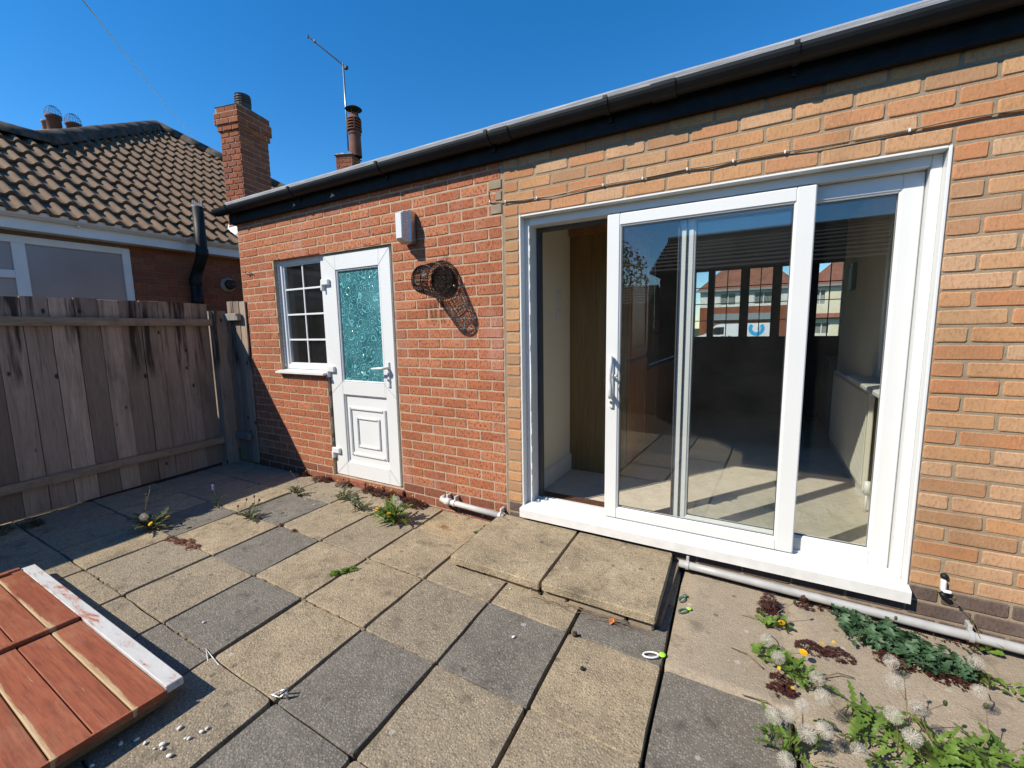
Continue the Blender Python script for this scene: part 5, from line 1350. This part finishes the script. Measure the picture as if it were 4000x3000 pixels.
def rosette(name, label, x, y, n, size, leaves, clocks=(), heads=(), flowers=(), buds=(), stemm='stem', cat='weed', spread=0.0, group=None, dens=.55):
    z = gz(x)+.002; t_ = thing(name, label, cat, (x, y, z), group)
    for k in range(n):
        a = 2.39996*k+R.uniform(-.4, .4); me = R.choice(leaves); s = size*R.uniform(.6, 1.15)
        ox, oy = R.uniform(-spread, spread), R.uniform(-spread, spread)*.6
        l_ = link('leaf', me, None, t_, (x+ox, y+oy, gz(x+ox)+.004+R.uniform(0, .015)), (R.uniform(-.3, .3), R.uniform(-.45, -.02)-(dens*.9*(k/n)), a)); l_.scale = (s, s, s*R.uniform(.7, 1.2))
    for (dx, dy, h, k) in heads:
        p1 = (x+dx, y+dy, z+h); stem_to(t_, (x+dx*.1+R.uniform(-spread, spread)*.4, y+dy*.1, z), p1, M[stemm]); hd_ = link('seed_head', HEADS[k % 3], None, t_, p1, (R.uniform(-.6, .6), R.uniform(-.6, .6), R.uniform(0, 6)))
    heads = [(c_[0]-x, c_[1]-y, c_[2], i_) for i_, c_ in enumerate(clocks)] if clocks else ()
    for (dx, dy, h, k) in heads:
        p1 = (x+dx, y+dy, z+h); stem_to(t_, (x+dx*.35, y+dy*.35, z), p1, M[stemm]); link('seed_head', HEADS[k % 3], None, t_, p1, (R.uniform(-.6, .6), R.uniform(-.6, .6), R.uniform(0, 6)))
    for (dx, dy, h) in flowers:
        p1 = (x+dx, y+dy, z+h); stem_to(t_, (x+dx*.2, y+dy*.2, z), p1, M[stemm]); link('flower', FLOWER, None, t_, p1, (R.uniform(.1, .7), R.uniform(-.3, .3), 0))
    for (dx, dy, h) in buds:
        p1 = (x+dx, y+dy, z+h); stem_to(t_, (x+dx*.1, y+dy*.1, z), p1, M[stemm], .0017, .035); mb = MB(); mb.sphere((p1[0], p1[1], p1[2]+.004), .0065, 7, 5, (1, 1, 1.7)); obj('bud', mb, M['leafold'], t_, True)
    return t_
def creeper(name, label, pts, n, m, flowers=0, size=.011, h=.03, cat='weed'):
    cx, cy = sum(p[0] for p in pts)/len(pts), sum(p[1] for p in pts)/len(pts)
    t_ = thing(name, label, cat, (cx, cy, gz(cx))); mb = MB()
    for k in range(n):
        (x, y, r_) = R.choice(pts); a = R.uniform(0, 6.283); u = sqrt(R.random())*r_; xx, yy = x+u*cos(a), min(y+u*sin(a)*.75, -.012); hh = h*(1-(u/r_)**2)*R.uniform(.3, 1.1)+.003
        c = Vector((xx, yy, gz(xx)+hh)); b0 = R.uniform(0, 6.28); tl = R.uniform(-.5, .5)
        mb.cur = R.random()+.001
        for j in range(3):
            an = b0+j*2.094; d = Vector((cos(an), sin(an), R.uniform(-.3, .35)))*size*R.uniform(.7, 1.2); s = Vector((-sin(an), cos(an), tl*.4))*size*.55
            mb.add([c, c+d*.7-s, c+d, c+d*.7+s], [(0, 1, 2, 3)])
    for k in range(max(6, n//25)):
        (x, y, r_) = R.choice(pts); a = R.uniform(0, 6.28); 
        p0 = Vector((x, y, gz(x)+.004)); p1 = Vector((x+r_*cos(a), min(y+r_*sin(a)*.7, -.012), gz(x)+.01)); mb.tube([p0, (p0+p1)/2+Vector((0, 0, h*.5)), p1], .0012, 3, False)
    obj('foliage', mb, m, t_, kind='stuff')
    for k in range(flowers):
        (x, y, r_) = pts[k % len(pts)]; xx, yy = x+R.uniform(-r_, r_)*.7, min(y+R.uniform(-r_, r_)*.5, -.02)
        l_ = link('flower', FLOWER, None, t_, (xx, yy, gz(xx)+h+.012), (R.uniform(.3, .9), 0, 0)); l_.scale = (.42,)*3
    return t_
# left and middle of the patio
rosette('dandelion', 'leggy dandelion with yellow flower at the edge of the fence shadow', -2.22, -1.32, 22, 1.25, LEAFO, heads=[(.0, -.02, .10, 0)], flowers=[(.16, .06, .10), (.10, -.02, .07)], buds=[(.02, .03, .30), (-.03, .02, .24), (.10, .0, .11), (.22, -.02, .05), (-.18, .05, .08), (.2, .12, .03)], spread=.05)
gh = rosette('grape_hyacinth', 'tiny plant with a pale blue flower spike by the shadow edge', -2.24, -.86, 6, .8, [leaf_mesh('leaf', .12, .006, M['leaf'], 3, .7, 71, False)], buds=[(.1, -.03, .015)])
p1 = (-2.285, -.85, gz(-2.2)+.145); stem_to(gh, (-2.24, -.86, gz(-2.2)), p1, M['leaf'], .002, .005); mb = MB()
for k in range(16): mb.sphere((p1[0]+.006*cos(k*2.4), p1[1]+.006*sin(k*2.4), p1[2]-.02+.0028*k), .0045, 6, 4)
obj('flower_spike', mb, M['blueflower'], gh, True)
rosette('dandelion', 'small dandelion with red stems on the grey slab near the middle', -1.74, -.88, 16, .9, LEAFO, buds=[(-.05, .02, .13), (-.08, -.03, .09), (.05, .06, .13), (.10, .03, .15), (.02, .04, .16)], stemm='stemred', spread=.02)
rosette('dandelion', 'small dandelion with one drooping bud closest to the fence shadow tip', -1.87, -.40, 16, .85, LEAFO, buds=[(-.11, .03, .17), (.04, .02, .05)], stemm='stemred', spread=.025)
rosette('dandelion', 'straggly weed with dark buds in front of the white door', -1.42, -.29, 18, .8, LEAFO, buds=[(-.03, .04, .15), (.07, .03, .10), (.02, .0, .12)], spread=.06)
rosette('dandelion', 'flat pale dandelion between the door weed and the bushy dandelion', -1.13, -.37, 18, .85, LEAFO, buds=[(.10, .05, .12), (-.05, -.02, .06)], spread=.05)
rosette('dandelion', 'bushy bright green dandelion with two yellow flowers near the short pipe', -.76, -.41, 60, 1.0, LEAF, heads=[(.02, .05, .16, 0), (.06, .04, .14, 1)], flowers=[(-.11, -.02, .085), (.05, -.06, .10)], buds=[(-.12, .05, .15), (.12, .02, .05), (-.03, .05, .2)], spread=.06, dens=1.0)
creeper('purple_creeper', 'purple leaved creeper at the foot of the bricks left of the door', [(-2.27, -.05, .05), (-2.02, -.06, .10), (-1.93, -.05, .08)], 330, M['purple'], 1)
creeper('purple_creeper', 'small purple creeper tuft in front of the threshold bricks', [(-1.70, -.07, .07), (-1.64, -.06, .05)], 140, M['purple'], 2)
creeper('purple_creeper', 'long purple creeper with yellow flowers right of the white door', [(-1.36, -.06, .07), (-1.24, -.06, .08), (-1.12, -.07, .08), (-1.0, -.08, .08), (-.88, -.09, .11), (-.78, -.09, .09)], 900, M['purple'], 9, h=.045)
creeper('red_sedum', 'reddish brown weed growing along a slab joint', [(-1.80, -1.31, .05), (-1.74, -1.29, .06), (-1.90, -1.32, .05), (-1.62, -1.31, .05)], 180, M['redweed'], 0, .009, .014)
creeper('red_sedum', 'tiny red weed tuft in the slab crossing', [(-1.25, -.845, .022), (-1.41, -.838, .018)], 40, M['redweed'], 0, .009, .015)
creeper('moss_tuft', 'small green weed in a slab joint in the middle of the patio', [(-.545, -1.06, .03), (-.50, -.98, .03), (-.52, -1.02, .02)], 46, M['leaf'], 0, .016, .02)
creeper('moss_tuft', 'little green shoots beside the left end of the doorstep', [(-.09, -.20, .02), (-.11, -.25, .02), (-.10, -.16, .012)], 12, M['leafblue'], 0, .018, .03)
creeper('moss_tuft', 'green weeds growing in shade at the foot of the fence', [(-3.13, -1.85, .10), (-3.1, -2.0, .12), (-3.1, -1.7, .08)], 160, M['leafold'], 0, .018, .06)
# right hand weeds by the wall and the apron
rosette('leafy_weed', 'bushy blue green weed against the wall below the patio door', 2.09, -.20, 150, 1.0, LEAFB, buds=[(.05, .05, .10), (-.06, .02, .09)], spread=.16, dens=1.5)
rosette('leafy_weed', 'second blue green weed patch spreading in front of the first', 2.26, -.28, 90, .9, LEAFB, clocks=[W8(1255, 705, .09)], spread=.12, dens=1.4)
creeper('purple_creeper', 'purple creeper trailing out of the blue green weeds', [(1.80, -.41, .06), (1.90, -.40, .06), (2.28, -.33, .08), (2.36, -.26, .06), (2.10, -.33, .07)], 420, M['purple'], 2, .010, .03)
creeper('purple_creeper', 'upright reddish weed beside the long pipe', [(1.645, -.17, .05), (1.64, -.24, .05)], 190, M['purple'], 0, .010, .085)
creeper('purple_creeper', 'purple sprigs along the wall behind the long pipe', [(1.9, -.03, .06), (2.3, -.02, .07), (2.42, -.05, .06), (1.8, -.08, .04)], 150, M['purple'], 0, .010, .06)
rosette('dandelion', 'yellow green dandelion beside the reddish weed with a long fallen stem', 1.66, -.32, 24, .7, LEAFR, clocks=[W8(360, 565, .07)], flowers=[(.03, -.03, .045)], buds=[(.08, .03, .13)], spread=.06, dens=.9)
rosette('dandelion', 'low green dandelion with yellow flower left of the weed patch', 1.66, -.57, 28, .8, LEAFR, clocks=[W8(440, 690, .08)], flowers=[(.10, .03, .055)], spread=.06, dens=.9)
rosette('dandelion', 'dandelion leaves with fallen pale stems between the two seed head clumps', 1.76, -.66, 24, .6, LEAF, clocks=[W8(720, 840, .09)], spread=.05, dens=.9)
creeper('purple_creeper', 'purple creeper beside the fallen dandelion stems', [(1.68, -.74, .05), (1.68, -.68, .04)], 90, M['purple'], 2, .010, .03)
rosette('dandelion', 'big dandelion clump with many seed clocks at the bottom right', 2.02, -.84, 80, .72, LEAF, clocks=[W8(775, 1205, .12), W8(1025, 1355, .11), W8(765, 970, .14), W8(1270, 1095, .16)], buds=[(.12, .10, .16), (.02, .14, .2)], spread=.17, dens=.85)
rosette('dandelion', 'bright green dandelion clump in the lower right corner', 2.20, -.80, 72, .70, LEAF, clocks=[W8(1410, 1250, .13), W8(1445, 1035, .17), W8(1285, 855, .20)], buds=[(.05, .1, .17), (.18, .09, .12)], spread=.15, dens=.85)
rosette('dandelion', 'dandelion with a bunch of seed clocks at the edge of the dark slab', 1.69, -1.02, 26, .6, LEAF, clocks=[W8(410, 1110, .16), W8(515, 1105, .17), W8(650, 1240, .11), W8(500, 1440, .07), W8(615, 1040, .15)], spread=.07, dens=.9)
rosette('dandelion', 'lone dandelion by the pipe in the right hand corner with tall seed clocks', 2.43, -.30, 16, .6, LEAFR, clocks=[W8(1870, 705, .12), W8(1890, 915, .13)], spread=.06)
rosette('leafy_weed', 'lanky weed leaning over the grey pipe at the right edge', 2.48, -.045, 14, .9, LEAFR, buds=[(-.13, -.02, .22), (-.06, .0, .12)], spread=.05, dens=1.4)
for (x, y, a, L, lab) in ((1.60, -.33, 2.9, .16, 'pale fallen dandelion stem pointing at the doorstep'), (1.88, -.56, .5, .13, 'pale fallen dandelion stem in the middle of the apron'), (1.55, -.62, 2.6, .14, 'pale fallen dandelion stem left of the low yellow flower'), (1.62, -.86, 2.9, .16, 'pale fallen dandelion stem lying over the dark slab edge')):
    mb = MB(); pts = [(x-L/2*cos(a), y-L/2*sin(a), gz(x)+.012), (x, y+.012, gz(x)+.022), (x+L/2*cos(a), y+L/2*sin(a), gz(x)+.009)]; o = obj('dead_stem', mb.tube(pts, .003, 6, True, .6), M['stem'], None, True); tag(o, lab, 'stem')

# ------------------------------------------------------------------ little things lying about
peb = [(-.318, -2.12, 8), (-.289, -2.086, 7), (-.248, -2.077, 6), (-.189, -2.049, 9), (-.174, -2.057, 6), (-.122, -2.057, 8), (-.209, -1.99, 8), (-.147, -1.998, 5), (-.136, -1.993, 6), (-.125, -1.959, 7), (-.122, -1.942, 6), (-.305, -2.199, 7), (-.198, -2.07, 4)]
for (x, y, r_) in peb:
    mb = MB(); mb.sphere((0, 0, 0), r_*.001, 8, 6, (1.25, .9, .6)); me = mb.mesh('pebble', True)
    for v in me.vertices: v.co += Vector((noise.noise(v.co*200+Vector((x, y, 0))*50),)*3)*.0012
    o = link('pebble', me, M['pebble'], None, (x, y, gz(x)+r_*.0006+.002), (0, 0, R.uniform(0, 6))); tag(o, 'small white pebble in the scatter beside the red gate', 'pebble', 'white pebbles beside the red gate')
for (x, y, r_, lab) in ((-.754, -1.655, 6, 'single white pebble on the grey slab near the red gate'), (.61, -1.002, 8, 'white stone on the dark slab below the doorstep'), (.412, -.686, 5, 'tiny pale stone left under the doorstep edge'), (.516, -.639, 5, 'tiny pale stone nearer the middle under the doorstep edge')):
    mb = MB(); mb.sphere((0, 0, 0), r_*.001, 8, 6, (1.3, .85, .6)); o = link('pebble', mb.mesh('pebble', True), M['pebble'], None, (x, y, gz(x)+r_*.0006+.002), (0, 0, R.uniform(0, 6))); tag(o, lab, 'pebble')
for (x, y, r_, lab) in ((.855, -.854, 12, 'dark brown lump on the slab joint below the doorstep'), (.954, -1.026, 9, 'reddish brown lump lying on the buff slab'), (.573, -.646, 9, 'dark crumb of earth under the doorstep edge')):
    mb = MB(); mb.sphere((0, 0, 0), r_*.001, 10, 8); me = mb.mesh('earth_lump', True)
    for v in me.vertices: v.co *= 1+.45*noise.noise(v.co*180+Vector((x*9, 0, 0)))
    o = link('earth_lump', me, M['brownlump'], None, (x, y, gz(x)+r_*.0008+.002)); tag(o, lab, 'lump')
mb = MB(); zb = gz(.98)+.004
mb.add([(.972, -.70, zb), (.99, -.688, zb+.012), (1.0, -.665, zb+.004), (.985, -.668, zb+.018), (.968, -.672, zb+.006), (.963, -.688, zb+.02)], [(0, 1, 3, 5), (1, 2, 3), (3, 4, 5), (0, 5, 4)]); o = obj('fallen_leaf', mb, M['orange']); tag(o, 'crumpled orange leaf just below the doorstep', 'leaf')
mb = MB(); mb.sphere((0, 0, 0), .02, 12, 8, (1.1, .8, .28)); o = link('ribbed_stone', mb.mesh('ribbed_stone', True), M['stone'], None, (1.03, -.655, gz(1)+.009), (0, 0, .4)); tag(o, 'flat dark grey stone beside the crumpled orange leaf', 'stone')
def clip_thing(x, y, a, m1, m2, label, s=1.0):
    t_ = thing('plastic_clip', label, 'clip', (x, y, gz(x))); Z = gz(x)+.008; ca, sa = cos(a), sin(a)
    T_ = lambda u, v, w=0: Vector((x+(u*ca-v*sa)*s, y+(u*sa+v*ca)*s, Z+w))
    mb = MB(); pts = [T_(.045*cos(k*.524)*.75-.02, .017*sin(k*.524)) for k in range(13)]; mb.tube(pts, .0042*s, 6, False); obj('loop', mb, m1, t_, True)
    mb = MB(); mb.sphere(T_(.03, 0, .001), .016*s, 10, 6, (1, 1, .4)); obj('tab', mb, m2, t_, True); return t_
clip_thing(1.205, -.796, .5, M['whiteplastic'], M['limeplastic'], 'white plastic clip with lime green tab lying on the dark slab')
clip_thing(1.275, -.41, .9, M['greenplastic'], M['limeplastic'], 'dull plastic clip with green tab lying in the shadow of the doorstep', .8)
clip_thing(1.205+.045, -.31, 1.3, M['greenplastic'], M['greenplastic'], 'dark green plastic clip against the side of the doorstep', .8)
rc = thing('bent_bracket', 'bent white metal bracket standing in the slab joint near the red gate', 'bracket', (-.03, -1.73, gz(0)))
mb = MB(); zb = gz(0); mb.tube([(-.062, -1.742, zb+.004), (-.03, -1.725, zb+.02), (.0, -1.712, zb+.036), (.008, -1.722, zb+.030), (-.018, -1.735, zb+.006), (-.062, -1.742, zb+.004)], .0038, 6, False); obj('wire_loop', mb, M['alu'], rc, True)
mb = MB(); mb.tube([(.008, -1.722, zb+.030), (.008, -1.722, zb+.004)], .005, 6); obj('foot', mb, M['alu'], rc, True)
tw = thing('dry_stalks', 'tangle of thin dry stalks along the front of the doorstep', 'twigs', (.78, -.68, gz(.78)))
for k in range(16):
    x = .62+.03*k+R.uniform(-.06, .06); a = R.uniform(-.25, .1); L = R.uniform(.08, .26); y = -.682+R.uniform(-.02, .02)-.01*abs(k-8)/8
    mb = MB(); z = gz(x)+.006; mb.tube([(x-L/2, y-L/2*sin(a), z), (x-.05*L, y+.008, z+R.uniform(.003, .016)), (x+L/2, y+L/2*sin(a), z)], .0014, 4, True, .6); obj('stalk', mb, M['twig'], tw)
mb = MB(); mb.tube([(-.40, -1.80, gz(-.4)+.004), (-.55, -1.742, gz(-.5)+.006), (-.40, -1.765, gz(-.4)+.004)], .003, 5); o = obj('white_sliver', mb, M['whiteplastic']); tag(o, 'thin white splinter lying in the joint near the red gate corner', 'splinter')
for ob in bpy.data.objects:
    if '_base' in ob: del ob['_base']
